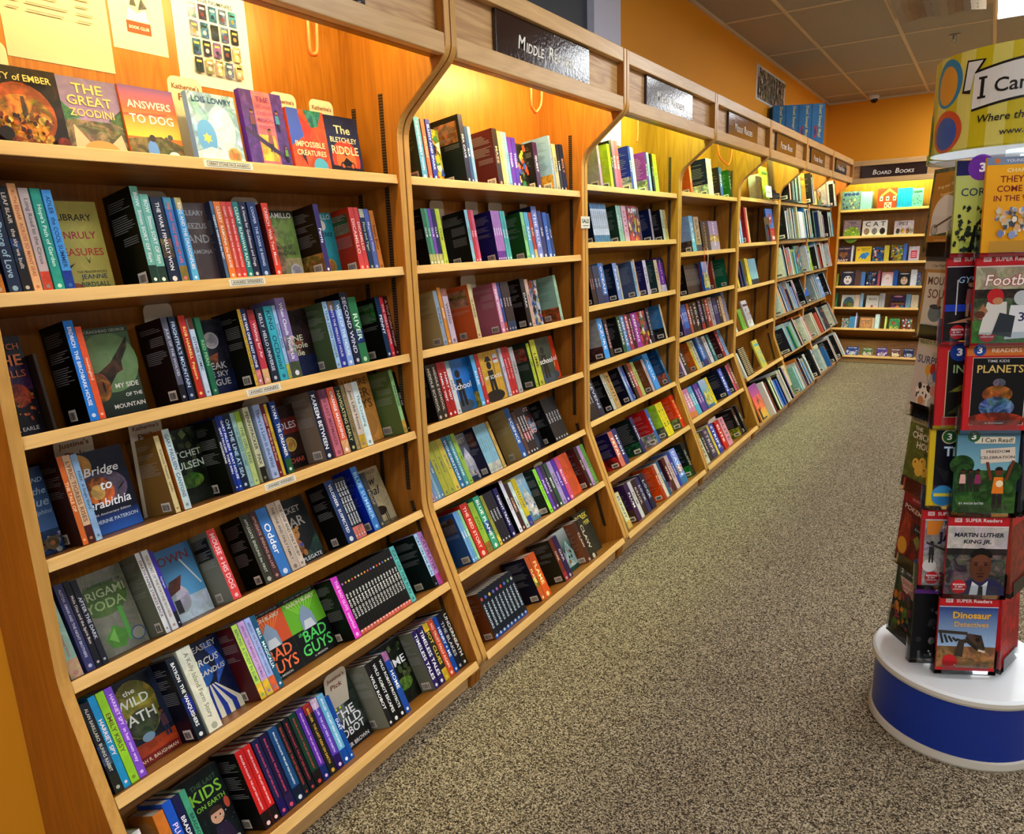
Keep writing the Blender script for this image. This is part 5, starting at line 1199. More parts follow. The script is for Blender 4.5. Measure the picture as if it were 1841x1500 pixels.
S 9322 400 0 230 ddd 555|
@5 2
S 865 400 0 215 cde 457 b=8ad|
S 1459 400 0 215 9be 457|
S 3052 375 0 270 c33 fdd|
S 3467 400 0 265 db9 654|
F 9511 2300 0 270 37b c33 a=monster|
@5 3
S 969 400 0 190 dc5 453|
S 1903 400 0 200 226 bcd|
S 2759 400 0 200 247 bcd|
S 3936 387 0 215 dc5 453|
S 4366 370 0 210 dc6 453|
S 4845 400 0 205 8bc 246 l=234|
S 5278 400 0 205 8bc 246 l=234|
S 5712 400 0 205 8bc 246 l=234|
S 6146 400 0 205 8bc 246 l=234|
S 6579 400 0 205 8bc 246 l=234|
@5 4
S 748 400 0 165 ddd 444|
F 2650 1050 0 165 7b4 465 a=plain|
F 4360 1500 0 220 ddd 644 a=scrib|
@5 5
S 300 400 0 200 ccc 354|
F 958 1700 0 230 111 ccb a=grid|
F 5194 1500 0 235 dc5 39b a=scrib|
@5 6
F 300 2200 -30 285 d74 c4a a=sunset|
S 2523 400 -75 270 ddd 422|
S 3064 400 -75 255 622 caa|
S 3984 185 -75 284 223 246 b=222|
S 4221 400 -75 250 cda 456|
S 4895 219 -75 236 bcd 246 b=111|
S 5120 125 -75 270 dcb 444|
S 5312 400 -75 225 37c fff|
S 6165 400 -75 225 26b fff|
S 6998 139 -75 247 dcb 246 b=111|
S 7142 164 -75 259 654 444|
S 7313 209 -75 284 ccc 444|
S 7923 175 -75 275 654 fff b=ddc|
S 8104 186 -75 272 ddd fff|
S 8296 120 -75 278 dcb 444|
S 9027 188 -75 285 27b fff b=111|
S 9220 171 -75 266 c64 246|
S 9398 124 -75 246 bcd fff|
F 9650 2250 -30 280 cc9 442 a=horseb|
@6 1
S 818 149 -75 279 e94 444 b=222|
S 974 156 -75 260 ccc fff|
S 1135 153 -75 256 dde 246|
S 1294 121 -75 279 c64 444|
S 1705 400 -75 220 211 876|
S 2359 133 -75 253 5ab fff b=cdd|
S 2497 164 -75 274 333 fff|
S 2668 196 -75 275 9cc 444|
S 3379 133 -75 269 ddd fff b=222|
S 3518 121 -75 240 5ab fff|
S 3646 220 -75 246 5ab 444|
S 4104 131 -75 274 333 fff b=ddc|
S 4429 400 -75 255 443 ccb|
S 5268 127 -75 241 27b 246 b=cdd|
S 5401 185 -75 261 9cc 444|
S 5592 216 -75 282 333 444|
F 5914 2000 -30 283 6bb eee a=scrib|
F 7934 2000 -30 280 e93 853 a=scrib|
S 10523 185 -75 284 223 246 b=222|
S 10714 161 -75 239 27b fff|
S 10881 206 -75 241 dde 444|
S 11452 179 -75 273 ccc 246 b=111|
S 11637 134 -75 243 ccc 444|
@6 2
S 627 209 -75 277 223 fff b=111|
S 842 171 -75 235 dde fff|
S 1019 219 -75 242 dde 444|
S 1453 215 -75 245 9cc 246 b=111|
S 1674 192 -75 269 333 fff|
S 1872 176 -75 260 dcb fff|
S 2054 210 -75 264 333 444|
S 2773 189 -75 247 223 444 b=bcc|
S 2968 193 -75 271 dcb 246|
S 3167 140 -75 250 dde 444|
S 3738 219 -75 258 bcd 246 b=111|
S 3963 154 -75 269 5ab 246|
S 4124 159 -75 265 5ab 444|
S 4288 156 -75 239 c64 444|
S 4451 218 -75 276 654 fff|
S 5463 400 -75 285 ccb 555 b=bc9|
S 6193 400 -75 245 dde 345|
S 6607 400 -75 245 dde 345|
S 7020 400 -75 245 dde 345|
S 7433 400 -75 245 dde 345|
S 8551 186 -75 242 223 fff b=cdd|
S 8743 217 -75 284 27b 246|
S 9368 167 -75 251 9cc fff b=222|
S 9541 189 -75 280 dcb 444|
S 10298 154 -75 266 5ab fff b=111|
S 10458 123 -75 278 dde fff|
S 10587 128 -75 284 223 246|
S 10721 144 -75 237 e94 444|
S 10871 199 -75 278 654 246|
S 11519 194 -75 257 5ab fff b=bcc|
@6 3
S 687 168 -75 259 ccc 246 b=ddc|
S 861 128 -75 253 bcd 444|
S 995 203 -75 282 223 246|
S 1204 126 -75 243 9cc fff|
S 1873 211 -75 280 dcb 444 b=111|
S 2090 196 -75 262 c64 fff|
S 2878 400 -75 230 d67 fdd b=bba|
S 3868 210 -75 256 ddd 246 b=cdd|
S 4084 195 -75 236 ccc 246|
S 4399 400 -75 220 9a5 465|
S 5363 400 -75 210 6bc fff|
F 5803 2200 -30 238 9b5 eee a=scrib|
F 8023 2400 -30 269 6bb 444 a=flow|
S 10930 202 -75 245 27b 246 b=ddc|
S 11138 200 -75 260 bcd fff|
S 11345 188 -75 253 dde fff|
S 11539 132 -75 243 5ab fff|
S 11677 133 -75 238 223 fff|
@6 4
S 855 174 -75 236 9cc 444 b=cdd|
S 1035 190 -75 275 e94 444|
S 1231 190 -75 276 e94 444|
S 1427 128 -75 263 5ab 444|
S 1561 192 -75 260 ccc 246|
S 2046 215 -75 249 223 246 b=111|
S 2267 129 -75 284 ddd fff|
S 2795 400 -75 235 37b fff b=ccc|
S 3582 175 -75 267 333 fff b=cdd|
S 3763 189 -75 246 c64 444|
S 3958 120 -75 245 27b 444|
S 4498 400 -75 205 224 ccd|
S 5278 203 -75 281 ddd fff b=ddc|
S 5487 209 -75 249 223 246|
S 5702 207 -75 250 9cc 246|
S 6189 162 -75 254 27b 246 b=cdd|
S 6461 400 -75 215 9ad 446|
S 7250 125 -75 267 ccc 444 b=111|
S 7382 208 -75 251 c64 fff|
S 7596 217 -75 237 27b 246|
F 7819 2400 -30 280 ddc 444 a=mount|
S 10860 170 -75 274 223 246 b=111|
S 11036 207 -75 258 5ab 444|
@6 5
S 509 400 -75 230 7ab fff b=223|
S 1293 164 -75 263 c64 246 b=cdd|
S 1463 203 -75 249 5ab 444|
S 1672 209 -75 251 27b 444|
S 2524 400 -75 220 385 cec|
S 3232 134 -75 258 333 246 b=cdd|
S 3372 182 -75 249 9cc fff|
S 4109 198 -75 251 333 fff b=cdd|
S 4313 121 -75 262 654 444|
S 4914 202 -75 271 dde 246 b=222|
S 5122 163 -75 283 c64 fff|
S 5291 194 -75 255 654 444|
F 5491 2200 -30 247 9b5 444 a=mount|
S 8045 199 -75 243 dde 444 b=ddc|
S 8249 148 -75 262 654 246|
S 8403 191 -75 258 9cc 246|
S 8600 206 -75 276 e94 246|
S 8812 186 -75 245 dde fff|
F 9567 2150 -30 250 b87 743 a=scrib|
@6 6
S 300 400 -75 230 9cc 354|
S 998 400 -75 225 ccc 755|
S 1855 199 -75 251 223 246 b=ddc|
S 2060 194 -75 246 27b fff|
S 2261 172 -75 280 e94 444|
S 2650 400 -75 235 224 ccd|
S 3373 184 -75 268 ddd 444 b=222|
S 3563 218 -75 236 333 444|
S 3847 400 -75 220 48c fff l=25a|
S 4794 180 -75 247 223 fff b=ddc|
S 4981 140 -75 277 333 fff|
S 5127 199 -75 239 5ab fff|
S 5332 129 -75 236 223 246|
F 5467 2400 -30 261 ddc eee a=scrib|
S 8389 168 -75 285 333 fff b=111|
S 8563 138 -75 254 333 444|
S 8707 148 -75 272 333 246|
S 8861 166 -75 273 ddd 246|
F 9133 2200 -30 256 ccc 247 a=scrib|
S 11737 122 -75 245 ddd 444 b=bcc|
@7 1
F 750 2250 -30 285 dc7 763 a=scrib|
F 3040 2400 -30 235 344 853 a=flow|
S 5760 179 -75 236 c64 246 b=bcc|
S 5945 157 -75 283 27b 444|
S 6486 400 -75 225 bbb 555|
S 7144 159 -75 247 dcb 444 b=cdd|
S 7309 209 -75 263 5ab 444|
F 7624 2400 -30 244 7ad 853 a=mount|
S 10252 141 -75 239 ddd 444 b=111|
S 10399 130 -75 261 dde fff|
S 10535 169 -75 273 dcb fff|
S 10711 149 -75 248 ccc fff|
S 11454 175 -75 241 223 246 b=bcc|
S 11634 197 -75 279 223 246|
@7 2
S 680 400 -75 265 376 cec b=112|
F 1500 1500 -30 255 7bd 8b3 a=mount|
S 3006 400 -75 260 236 cde|
S 3943 154 -75 274 c64 fff b=cdd|
S 4104 194 -75 273 9cc 444|
S 4304 218 -75 279 654 fff|
S 5044 166 -75 263 ddd 444 b=cdd|
S 5215 129 -75 281 333 444|
S 5574 400 -75 230 98a 445|
F 6014 2200 -30 249 9b5 eee a=flow|
S 8683 150 -75 271 5ab fff b=111|
S 8839 165 -75 237 bcd 444|
S 9010 153 -75 259 ddd 444|
S 9349 400 -75 220 223 ccc|
S 10472 124 -75 269 9cc fff b=bcc|
S 10602 207 -75 249 5ab 444|
S 10816 199 -75 270 27b 246|
S 11020 128 -75 256 27b fff|
S 11154 126 -75 276 223 fff|
@7 3
F 750 2250 -30 255 ad2 dde a=moon|
S 3491 166 -75 239 dcb fff b=222|
S 3663 172 -75 263 bcd 444|
S 3841 122 -75 284 5ab 444|
S 4380 138 -75 251 ddd 246 b=bcc|
S 4524 140 -75 240 654 fff|
S 4671 192 -75 253 333 444|
S 5035 400 -75 230 c32 fdd|
S 6077 191 -75 250 e94 246 b=111|
S 6274 211 -75 240 5ab 444|
S 6490 198 -75 276 ccc 444|
S 6695 133 -75 263 dde fff|
S 7314 206 -75 238 bcd fff b=ddc|
S 7526 200 -75 238 5ab 246|
S 7732 192 -75 258 ccc fff|
S 7930 137 -75 266 e94 444|
F 8073 2000 -30 270 344 eee a=scrib|
S 10497 123 -75 241 e94 444 b=cdd|
S 10626 174 -75 240 c64 246|
S 10806 142 -75 249 ddd 444|
S 10954 125 -75 247 223 246|
S 11084 213 -75 261 dde 444|
@7 4
F 850 2150 -30 255 15b cde a=deep|
S 3864 400 -75 230 abb 455|
S 4766 165 -75 252 333 246 b=bcc|
S 4937 120 -75 237 c64 444|
S 5063 215 -75 263 bcd 444|
S 5284 215 -75 250 5ab fff|
S 6142 175 -75 277 bcd 444 b=bcc|
S 6323 126 -75 280 bcd fff|
F 6454 2400 -30 241 d64 eee a=scrib|
F 8874 2000 -30 273 7ad eee a=scrib|
S 11406 139 -75 263 ddd fff b=111|
S 11551 167 -75 254 bcd 246|
S 11724 122 -75 279 9cc 246|
@7 5
S 300 400 -75 245 ccb 644|
S 1139 400 -75 245 ccb 644|
F 1545 1500 -30 225 d73 644 a=sunset|
S 3051 352 -75 225 c65 fff|
S 3885 193 -75 278 c64 246 b=222|
S 4084 211 -75 279 9cc fff|
S 4659 196 -75 266 223 246 b=cdd|
S 4861 181 -75 252 27b fff|
F 5048 2400 -30 271 223 853 a=flow|
F 7468 2000 -30 254 223 853 a=scrib|
S 10185 127 -75 255 223 444 b=ddc|
S 10318 129 -75 242 5ab fff|
S 10710 149 -75 277 dcb 444 b=111|
S 10865 158 -75 280 654 444|
S 11029 199 -75 255 223 fff|
S 11234 150 -75 245 c64 246|
S 11390 175 -75 252 ddd 246|
@7 6
F 300 2150 -30 270 cca 875 a=scrib|
S 2456 400 -75 220 37b fff t=c55 l=76b|
F 3040 2200 -30 247 344 444 a=scrib|
S 5601 169 -75 256 ccc fff b=111|
S 5776 153 -75 238 c64 444|
S 5935 186 -75 273 dcb fff|
S 6127 194 -75 269 333 fff|
S 6327 122 -75 275 9cc fff|
F 6456 2400 -30 283 ccc 247 a=scrib|
S 9333 122 -75 266 e94 fff b=111|
S 9460 217 -75 261 dcb fff|
S 10447 158 -75 283 bcd fff b=bcc|
S 10611 156 -75 270 dde 246|
S 10773 138 -75 271 dcb 444|
S 10917 134 -75 273 ccc 246|
S 11057 122 -75 240 dde 246|
@8 1
F 227 2050 40 215 7ac 236 a=owls|
S 2327 230 30 200 9bd 347|
S 2564 230 30 200 9bd 347|
S 2800 230 30 200 9bd 347|
S 3036 230 30 200 9bd 347|
S 3273 230 30 200 9bd 347|
F 4062 2000 40 225 c43 fda a=barn|
S 6113 286 30 215 29d fff|
S 6405 286 30 215 29d fff|
S 6696 286 30 215 29d fff|
S 6988 286 30 215 29d fff|
S 7279 286 30 215 29d fff|
F 7571 1100 40 205 7cc 365 a=scrib|
@8 2
F 680 1800 40 190 97a 8b4 a=hill|TREE
F 2698 2600 40 175 ddd 433 a=letters|CAT
F 6034 1950 40 160 cbb 643 a=petsb|PET
@8 3
F 0 1650 40 185 536 dcc a=heart|GOOD NIGHT/BABY
S 1702 182 30 195 dde 456|
F 2173 1650 40 180 dc3 27b a=eleph|There's an/Elephant
F 3994 1150 40 170 37b bde a=flow|
S 5203 161 30 185 dc5 443|
S 5370 161 30 185 dc5 443|
S 5538 161 30 185 dc5 443|
F 5928 1200 40 190 cb3 a53 a=flow|
S 7184 339 30 200 57b cde|
F 7727 1050 40 165 dcc c33 a=redbox|
@8 4
S 0 107 30 150 9a4 443|
S 113 107 30 150 9a4 443|
S 226 107 30 150 9a4 443|
S 339 107 30 150 9a4 443|
F 764 1450 40 185 225 ddd a=owlw|
S 2278 163 30 195 644 ccb|
S 2447 163 30 195 644 ccb|
S 2616 163 30 195 644 ccb|
S 2784 163 30 195 644 ccb|
S 2955 138 30 170 58c fff|
S 3099 138 30 170 58c fff|
S 3242 138 30 170 58c fff|
F 3563 1100 40 175 237 c44 a=flow|
S 4723 253 30 185 b67 fdd|
F 5146 1200 40 165 dbb 222 a=ghost|
S 6379 140 30 185 36a fff|
S 6526 140 30 185 36a fff|
S 6672 140 30 185 36a fff|
F 6893 1200 40 160 222 ca8 a=owlw|
S 8136 302 30 190 ddd 355|
S 8444 302 30 190 ddd 355|
F 8766 450 40 160 569 9bc a=flow|
@8 5
S 0 236 30 185 486 cdc|
S 242 236 30 185 486 cdc|
F 940 1450 40 165 ccc 363 a=globe|
S 2427 166 30 165 dcb 654|
S 2599 166 30 165 dcb 654|
S 2771 166 30 165 dcb 654|
S 2990 163 30 185 9bd fff|
S 3159 163 30 185 9bd fff|
F 3644 1350 40 160 ccc 433 a=busy|BUSY
S 5053 143 30 185 bbb 333|
S 5201 143 30 185 bbb 333|
S 5350 143 30 185 bbb 333|
S 5499 143 30 185 bbb 333|
F 6250 1550 40 165 546 c85 a=kidsb|
S 7854 116 30 175 8ab 245|
S 7977 116 30 175 8ab 245|
S 8099 116 30 175 8ab 245|
S 8221 116 30 175 8ab 245|
S 8393 173 30 165 dca 543|
S 8572 173 30 165 dca 543|
S 8752 173 30 165 dca 543|
S 8931 173 30 165 dca 543|
@8 6
F 1288 750 40 130 bcc 49c a=flow|
S 2101 157 30 150 48b cde|
S 2264 157 30 150 48b cde|
S 2426 157 30 150 48b cde|
S 2589 157 30 150 48b cde|
S 2754 130 30 200 cce 346|
F 3248 1300 40 150 a75 d95 a=scrib|
S 4582 127 30 140 ca8 654|
S 4715 127 30 140 ca8 654|
S 4887 450 30 185 cdd 566|
S 5920 200 30 160 cd7 465|
F 6397 1080 40 140 4a6 dc4 a=bug|BUG
F 7719 1050 40 140 a43 5bb a=flow|
@8 7
F 2135 1350 40 115 24a dde a=night|Good Night
F 3872 1150 40 105 685 dcb a=night|Good Night
F 5397 1120 40 115 64a fde a=night|Good Night
F 6869 1080 40 110 855 fda a=night|Good Night
F 8203 1080 40 115 236 dde a=night|Good Night
'''
load(BOOKS)
o = FAR.build('distant_paperbacks'); tag(o, 'crowded rows of smaller paperback spines on the farther bookcase shelves', 'paperbacks', 'small far paperbacks', 'stuff')

# ------------------------------------------------------------------ shelf talker cards, notices, sale tag
def talker(u, r, y0, w, h, d, lines, label, lift=.0):
    mx = place(u, r, y0, d) @ Matrix.Rotation(R(TILT[u][r - 1] * .9), 4, 'Y'); rt = empty('shelf_talker', mx); tag(rt, label, 'shelf card', 'recommendation cards above the books')
    b = MB(); n = 6; rr = .018
    out = [(0, 0), (w, 0)] + [(w - rr + rr * math.cos(R(90 * k / n)), h - rr + rr * math.sin(R(90 * k / n))) for k in range(n + 1)] + [(rr - rr * math.sin(R(90 * k / n)), h - rr + rr * math.cos(R(90 * k / n))) for k in range(n + 1)]
    c = hx('c9bda8'); b.mesh([(0, y, z) for y, z in out] + [(-.0012, y, z) for y, z in out], [tuple(range(len(out))), tuple(range(2 * len(out) - 1, len(out) - 1, -1))] + [(k, len(out) + k, len(out) + (k + 1) % len(out), (k + 1) % len(out)) for k in range(len(out))], M['paper'], c)
    b.build('card', rt)
    if lines:
        b = MB(); g = G(b, M['paper'], lambda a, q, k: (.0006 + k * LAY, a, q), w, h)
        for i, t in enumerate(lines): g.txt(t, .5, (h - .022 - .024 * i) / h, .8, .016 / h, hx('7a4636'), bold=.02)
        b.build('lettering', rt)
for u, r, y, w, h, d, ln, lab in (
    (1, 1, .075, .115, .222, .125, ["Justine's", 'Pick'], "cream Justine's Pick card behind the fiery city cover, top shelf"),
    (1, 1, .533, .092, .215, .12, ["Katherine's", 'Pick'], "cream Katherine's Pick card behind the blue face cover, top shelf"),
    (1, 1, .835, .09, .222, .12, ["Katherine's", 'Pick'], "cream Katherine's Pick card behind the orange and blue swirls cover"),
    (1, 1, .974, .092, .222, .12, ["Katherine's", 'Pick'], "cream Katherine's Pick card behind the motorcycle cover, top shelf"),
    (1, 2, .436, .09, .242, .174, ["Katherine's", 'Pick'], 'card rising behind thin spines mid second shelf of nearest bookcase'),
    (1, 2, .71, .09, .236, .174, ["Justine's", 'Pick'], 'card behind orange-red spine and shaggy dog cover, second shelf down'),
    (1, 3, .42, .076, .257, .174, [], 'blank-faced card above the red spine, third shelf of nearest bookcase'),
    (1, 4, .15, .086, .245, .15, ["Justine's", 'Pick'], "Justine's Pick card above the gold seal and glowing clouds cover"),
    (1, 4, .323, .084, .248, .15, ["Katherine's", 'Pick'], "Katherine's Pick card above the brown book, fourth shelf of nearest bookcase"),
    (1, 4, .652, .09, .235, .155, [], 'card peeking above blue and green spine, fourth shelf of nearest bookcase'),
    (1, 7, .655, .085, .255, .155, ["Justine's", 'Pick'], "Justine's Pick card above the grey robot cover on the bottom shelf"),
    (2, 2, .342, .084, .252, .174, [], 'brownish card above the black cover, second shelf of second bookcase'),
    (2, 2, .563, .084, .262, .174, [], 'brownish card above the indigo cover, second shelf of second bookcase'),
    (2, 2, .722, .10, .258, .174, [], 'wide brownish card above the green cover, second shelf of second bookcase'),
    (2, 2, .965, .06, .264, .174, [], 'narrow card behind the blue spines at right, second shelf of second bookcase'),
    (2, 3, .507, .10, .257, .174, [], 'brownish card above the pink cover, third shelf of second bookcase'),
    (2, 6, .80, .08, .232, .155, [], 'grey card above purple spines, sixth shelf of second bookcase'),
    (4, 7, .50, .16, .245, .16, [], 'pale card above the red spine, bottom shelf of fourth bookcase')):
    talker(u, r, y, w, h, d, ln, lab)
def notice(y0, z0, w, h, label, draw, base='c9bfae', tilt=0, mat='paper'):
    rt = empty('paper_notice', Matrix.Translation((XW + .0165, y0, z0)) @ Matrix.Rotation(R(tilt), 4, 'X')); tag(rt, label, 'notice', 'papers taped to the back board')
    b = MB(); b.box((0, 0, 0), (.0008, w, h), M[mat], hx(base)); g = G(b, M[mat], lambda a, q, k: (.0009 + k * LAY, a, q), w, h); draw(g); b.build('sheet', rt)
def lines_sheet(g):
    for i in range(7):
        y = .86 - i * .052; g.rect(.38, y, .55, y + .013, hx('8a8378')); g.rect(.60, y, .60 + .1 + .045 * (i % 3), y + .013, hx('8a8378')); g.rect(.86, y, .96, y + .013, hx('8a8378'))
    g.line(.0, .06, .0, .9, .001, hx('999'))
notice(.225, 1.925, .228, .30, 'large grey schedule sheet with typed lines on the back board', lambda g: [g.rect(x0, .97 - .05 * i, x0 + w_ * (1 - .12 * (i % 3)), .978 - .05 * i, hx('7d766c')) for i in range(14) for x0, w_ in ((.05, .12), (.22, .38), (.68, .16))], 'b9ad9e')
notice(-.02, 1.94, .23, .30, 'pale sheet cut by the frame edge beside the schedule sheet', lambda g: None, 'b9ad9e')
notice(.459, 1.985, .138, .20, 'cream card with small open book picture and red band', lambda g: (g.rect(.28, .32, .72, .66, art('cfc8bc', .4)), g.poly([(.3, .34), (.7, .34), (.66, .48), (.5, .42), (.34, .48)], hx('f0ece2')), g.poly([(.38, .5), (.44, .66), (.5, .5)], hx('444')), g.poly([(.52, .46), (.6, .6), (.7, .5)], art('666', .7)), g.rect(.28, .2, .72, .33, hx('c0402c')), g.txt('BOOK CLUB', .5, .265, .36, .04, hx('eed'))), 'd8cdb8')
def nominees(g):
    q = random.Random(5); g.txt('2025-2026 NOMINEES', .5, .605, .62, .028, hx('222')); g.rect(.34, .66, .5, .86, art('9a8a88', .7)); g.rect(.62, .68, .8, .9, hx('d8d0d0')); g.rect(.62, .68, .8, .74, hx('b03040'))
    for i in range(4):
        for j in range(5):
            c = q.choice(('3a5aa0', '6a7ab0', '2a3048', '4a88c0', 'c8a888', '7a5a98', '303848', '888ea8', '50406a', 'a8b0c8')); x, y = .2 + .135 * j, .47 - .125 * i
            g.rect(x, y, x + .105, y + .105, art(c, .85)); g.rect(x + .02, y + .07, x + .085, y + .085, hx(q.choice(('ddd', 'd8a860', 'eee', '222')))); g.circ(x + .05, y + .035, .024, art(q.choice(('d88a50', '203050', 'e0d8d0', '7a3a4a')), .5))
notice(.622, 1.932, .222, .345, 'white nominees sheet with a grid of twenty small book pictures', nominees, 'c9c8d2')
rt = empty('sale_tag', Matrix.Translation((.006, 2 * W - .055, 1.565))); tag(rt, 'small white SALE card clipped to the upright between second and third bookcases', 'tag')
b = MB(); b.box((0, 0, 0), (.001, .085, .052), M['paper'], hx('e0dcd4')); g = G(b, M['paper'], lambda a, q, k: (.0011 + k * LAY, a, q), .085, .052); g.txt('SALE', .5, .62, .84, .36, hx('222'), bold=.02); g.rect(.2, .2, .85, .26, hx('555')); b.build('card', rt)

# ------------------------------------------------------------------ bookends and holders on the picture book shelves
def bookend(u, r, y, h, w, label):
    rt = empty('bookend', place(u, r, y, -.006)); tag(rt, label, 'bookend', 'black arched steel bookends'); b = MB()
    for x0 in (0, ):
        o_ = [(0, 0), (w * .22, 0)] + [(w * .5 - w * .28 * math.cos(R(180 * k / 10)), h * .45 + w * .28 * math.sin(R(180 * k / 10))) for k in range(11)] + [(w * .78, 0), (w, 0)]
        rr = .02; o_ += [(w - rr + rr * math.cos(R(90 * k / 5)), h - rr + rr * math.sin(R(90 * k / 5))) for k in range(6)] + [(rr - rr * math.sin(R(90 * k / 5)), h - rr + rr * math.cos(R(90 * k / 5))) for k in range(6)]
        n = len(o_); b.mesh([(.0015, y_, z) for y_, z in o_] + [(0, y_, z) for y_, z in o_], [tuple(range(n)), tuple(range(2 * n - 1, n - 1, -1))] + [(k, n + k, n + (k + 1) % n, (k + 1) % n) for k in range(n)], M['black'])
    b.build('upright', rt); b = MB(); b.box((0, 0, .0), (.012, w, .001), M['black']); b.build('foot', rt)
for u, r, y, h, w, lab in ((5, 1, .50, .17, .18, 'black bookend before yellow picture book, top shelf of fifth bookcase'), (5, 2, .84, .20, .17, 'black bookend before the round red face cover, fifth bookcase'),
                           (5, 6, .95, .20, .16, 'black bookend before the horse meadow cover, bottom shelf of fifth bookcase'), (6, 1, .70, .2, .16, 'black bookend on the top shelf of the sixth bookcase'),
                           (7, 3, .06, .2, .13, 'black bookend before the white moon cover, seventh bookcase'), (7, 4, .07, .2, .12, 'black bookend before the deep blue sky cover, seventh bookcase'),
                           (6, 5, .95, .2, .16, 'black bookend before the pinkish scribbled cover, fifth shelf, sixth bookcase'), (6, 6, .55, .2, .16, 'black bookend on the bottom shelf of the sixth bookcase')):
    bookend(u, r, y, h, w, lab)
rt = empty('sign_holder', place(5, 1, .70, -.012)); tag(rt, 'tall clear acrylic sheet holder beside yellow picture book, fifth bookcase', 'sign holder')
b = MB(); b.box((0, .18, 0), (.003, .40, .36), M['clear']); b.box((.003, .18, 0), (.03, .40, .003), M['clear']); b.box((.03, .18, 0), (.032, .40, .05), M['clear']); b.build('holder', rt)
b = MB(); b.box((.018, -.02, .01), (.019, .17, .10), M['paper'], hx('c8ccb8')); g = G(b, M['paper'], lambda a, q, k: (.0191 + k * LAY, -.02 + a, .01 + q), .19, .09); g.rect(.12, .4, .8, .5, hx('777')); b.build('card', rt)

# ------------------------------------------------------------------ boxed toys on top of the canopy
BX = Matrix.Translation((-.17, 6.42, 2.2805)) @ Matrix.Rotation(R(28), 4, 'Z')
for i, lab in enumerate(('blue toy set box on the canopy, nearest the orange wall', 'blue toy set box second from the wall on the canopy', 'blue toy set box third from the wall on the canopy', 'blue toy set box with picture side out, outermost on canopy')):
    rt = empty('toy_box', BX @ Matrix.Translation((.112 * i, 0, 0))); tag(rt, lab, 'box', 'blue boxed toy sets on the canopy'); b = MB()
    b.box((0, 0, 0), (.109, .30, .33), M['ink'], hx('2a6aa0')); g = G(b, M['ink'], lambda a, q, k: (a, -k * LAY, q), .109, .33)
    g.rect(0, 0, 1, 1, art('2f74ac', .2)); g.txt('Dust! Sweep! Mop!', .62, .56, .8, .3, hx('d8d060'), 0, -90); g.ell(.3, .3, .14, .16, hx('b82a38')); g.ell(.3, .3, .1, .1, hx('2a4a78'))
    if i == 3:
        g = G(b, M['ink'], lambda a, q, k: (.109 + k * LAY, a, q), .30, .33); g.rect(0, 0, 1, 1, art('4a88b8', .3)); g.rect(.02, .55, .4, .95, hx('1a2038')); g.ell(.32, .36, .18, .2, hx('d8883a')); g.ell(.62, .4, .1, .3, hx('e8e4dc')); g.rect(.05, .0, .95, .1, hx('7a6ab8')); [g.circ(.88, .85 - .18 * k, .06, hx('ddd')) for k in range(4)]
    b.build('carton', rt)

# ------------------------------------------------------------------ ribbons hanging from two gift books on the fourth bookcase
for y, m_, lab in ((.42, M['cord'], 'red ribbon bookmark dangling below second shelf, fourth bookcase'), (.49, M['white'], 'white ribbon bookmark dangling below second shelf, fourth bookcase')):
    rt = empty('bookmark_ribbon', Matrix.Translation((.004, 3 * W + y, 1.445))); tag(rt, lab, 'ribbon', None); b = MB()
    P = [(-.01, 0, .0), (.004, .002, -.004), (.007, .004, -.03), (.008, .012, -.08), (.006, .008, -.13), (.003, -.012, -.17)]
    for p, q in zip(P, P[1:]): b.face([(p[0], p[1] - .004, p[2]), (p[0], p[1] + .004, p[2]), (q[0], q[1] + .004, q[2]), (q[0], q[1] - .004, q[2])], m_); b.face([(p[0] - .0006, p[1] + .004, p[2]), (p[0] - .0006, p[1] - .004, p[2]), (q[0] - .0006, q[1] - .004, q[2]), (q[0] - .0006, q[1] + .004, q[2])], m_)
    b.build('ribbon', rt)

# ------------------------------------------------------------------ spinner rack
CX, CY = 1.592, 1.812
sp = empty('book_spinner', Matrix.Translation((CX, CY, 0))); tag(sp, 'round spinning book rack with blue drum base and striped header', 'book spinner')
b = MB(); b.lathe((0, 0), [(0, .0), (.240, 0), (.244, .008), (.240, .024), (.234, .028)], M['ring']); b.build('foot_ring', sp, smooth=True)
b = MB(); b.lathe((0, 0), [(.2335, .026), (.2335, .203)], M['blue'], 96); b.build('base_drum', sp, smooth=True)
b = MB(); b.lathe((0, 0), [(.230, .2), (.243, .2), (.246, .208), (.243, .218)], M['ring'], 96); b.build('rim_band', sp, smooth=True)
b = MB(); b.lathe((0, 0), [(.243, .218), (.236, .225), (.0, .226)], M['wht'], 96); b.build('base_top', sp)
b = MB(); b.cyl((0, 0), .032, .032, .226, 1.70, M['wht'], 24); b.build('pole', sp, smooth=True)
HR, H0, H1 = .208, 1.695, 1.928
b = MB(); n = 96
def hm(a, q, k): th = a / HR - math.pi; r_ = HR + .0003 + k * .00025; return (r_ * math.sin(th), -r_ * math.cos(th), H0 + q)
g = G(b, M['ink'], hm, 2 * math.pi * HR, H1 - H0)
for k in range(n): g.poly([(k / n, 0), ((k + 1) / n, 0), ((k + 1) / n, 1), (k / n, 1)], hx('c8b81c' if (k // 3) % 2 else 'd8d06a'), lay=False)
for k in range(n):
    a0, a1 = 2 * math.pi * k / n, 2 * math.pi * (k + 1) / n
    b.face([((HR - .003) * math.cos(t_), (HR - .003) * math.sin(t_), z) for t_, z in ((a1, H0), (a0, H0), (a0, H1), (a1, H1))], M['ink'], hx('ccc'))
def A_(deg): return .5 + deg / 360
g.k = 1
def strip(pts_top, pts_bot, col):
    g.k += 1
    for i in range(len(pts_top) - 1): g.poly([pts_bot[i], pts_bot[i + 1], pts_top[i + 1], pts_top[i]], col, lay=False)
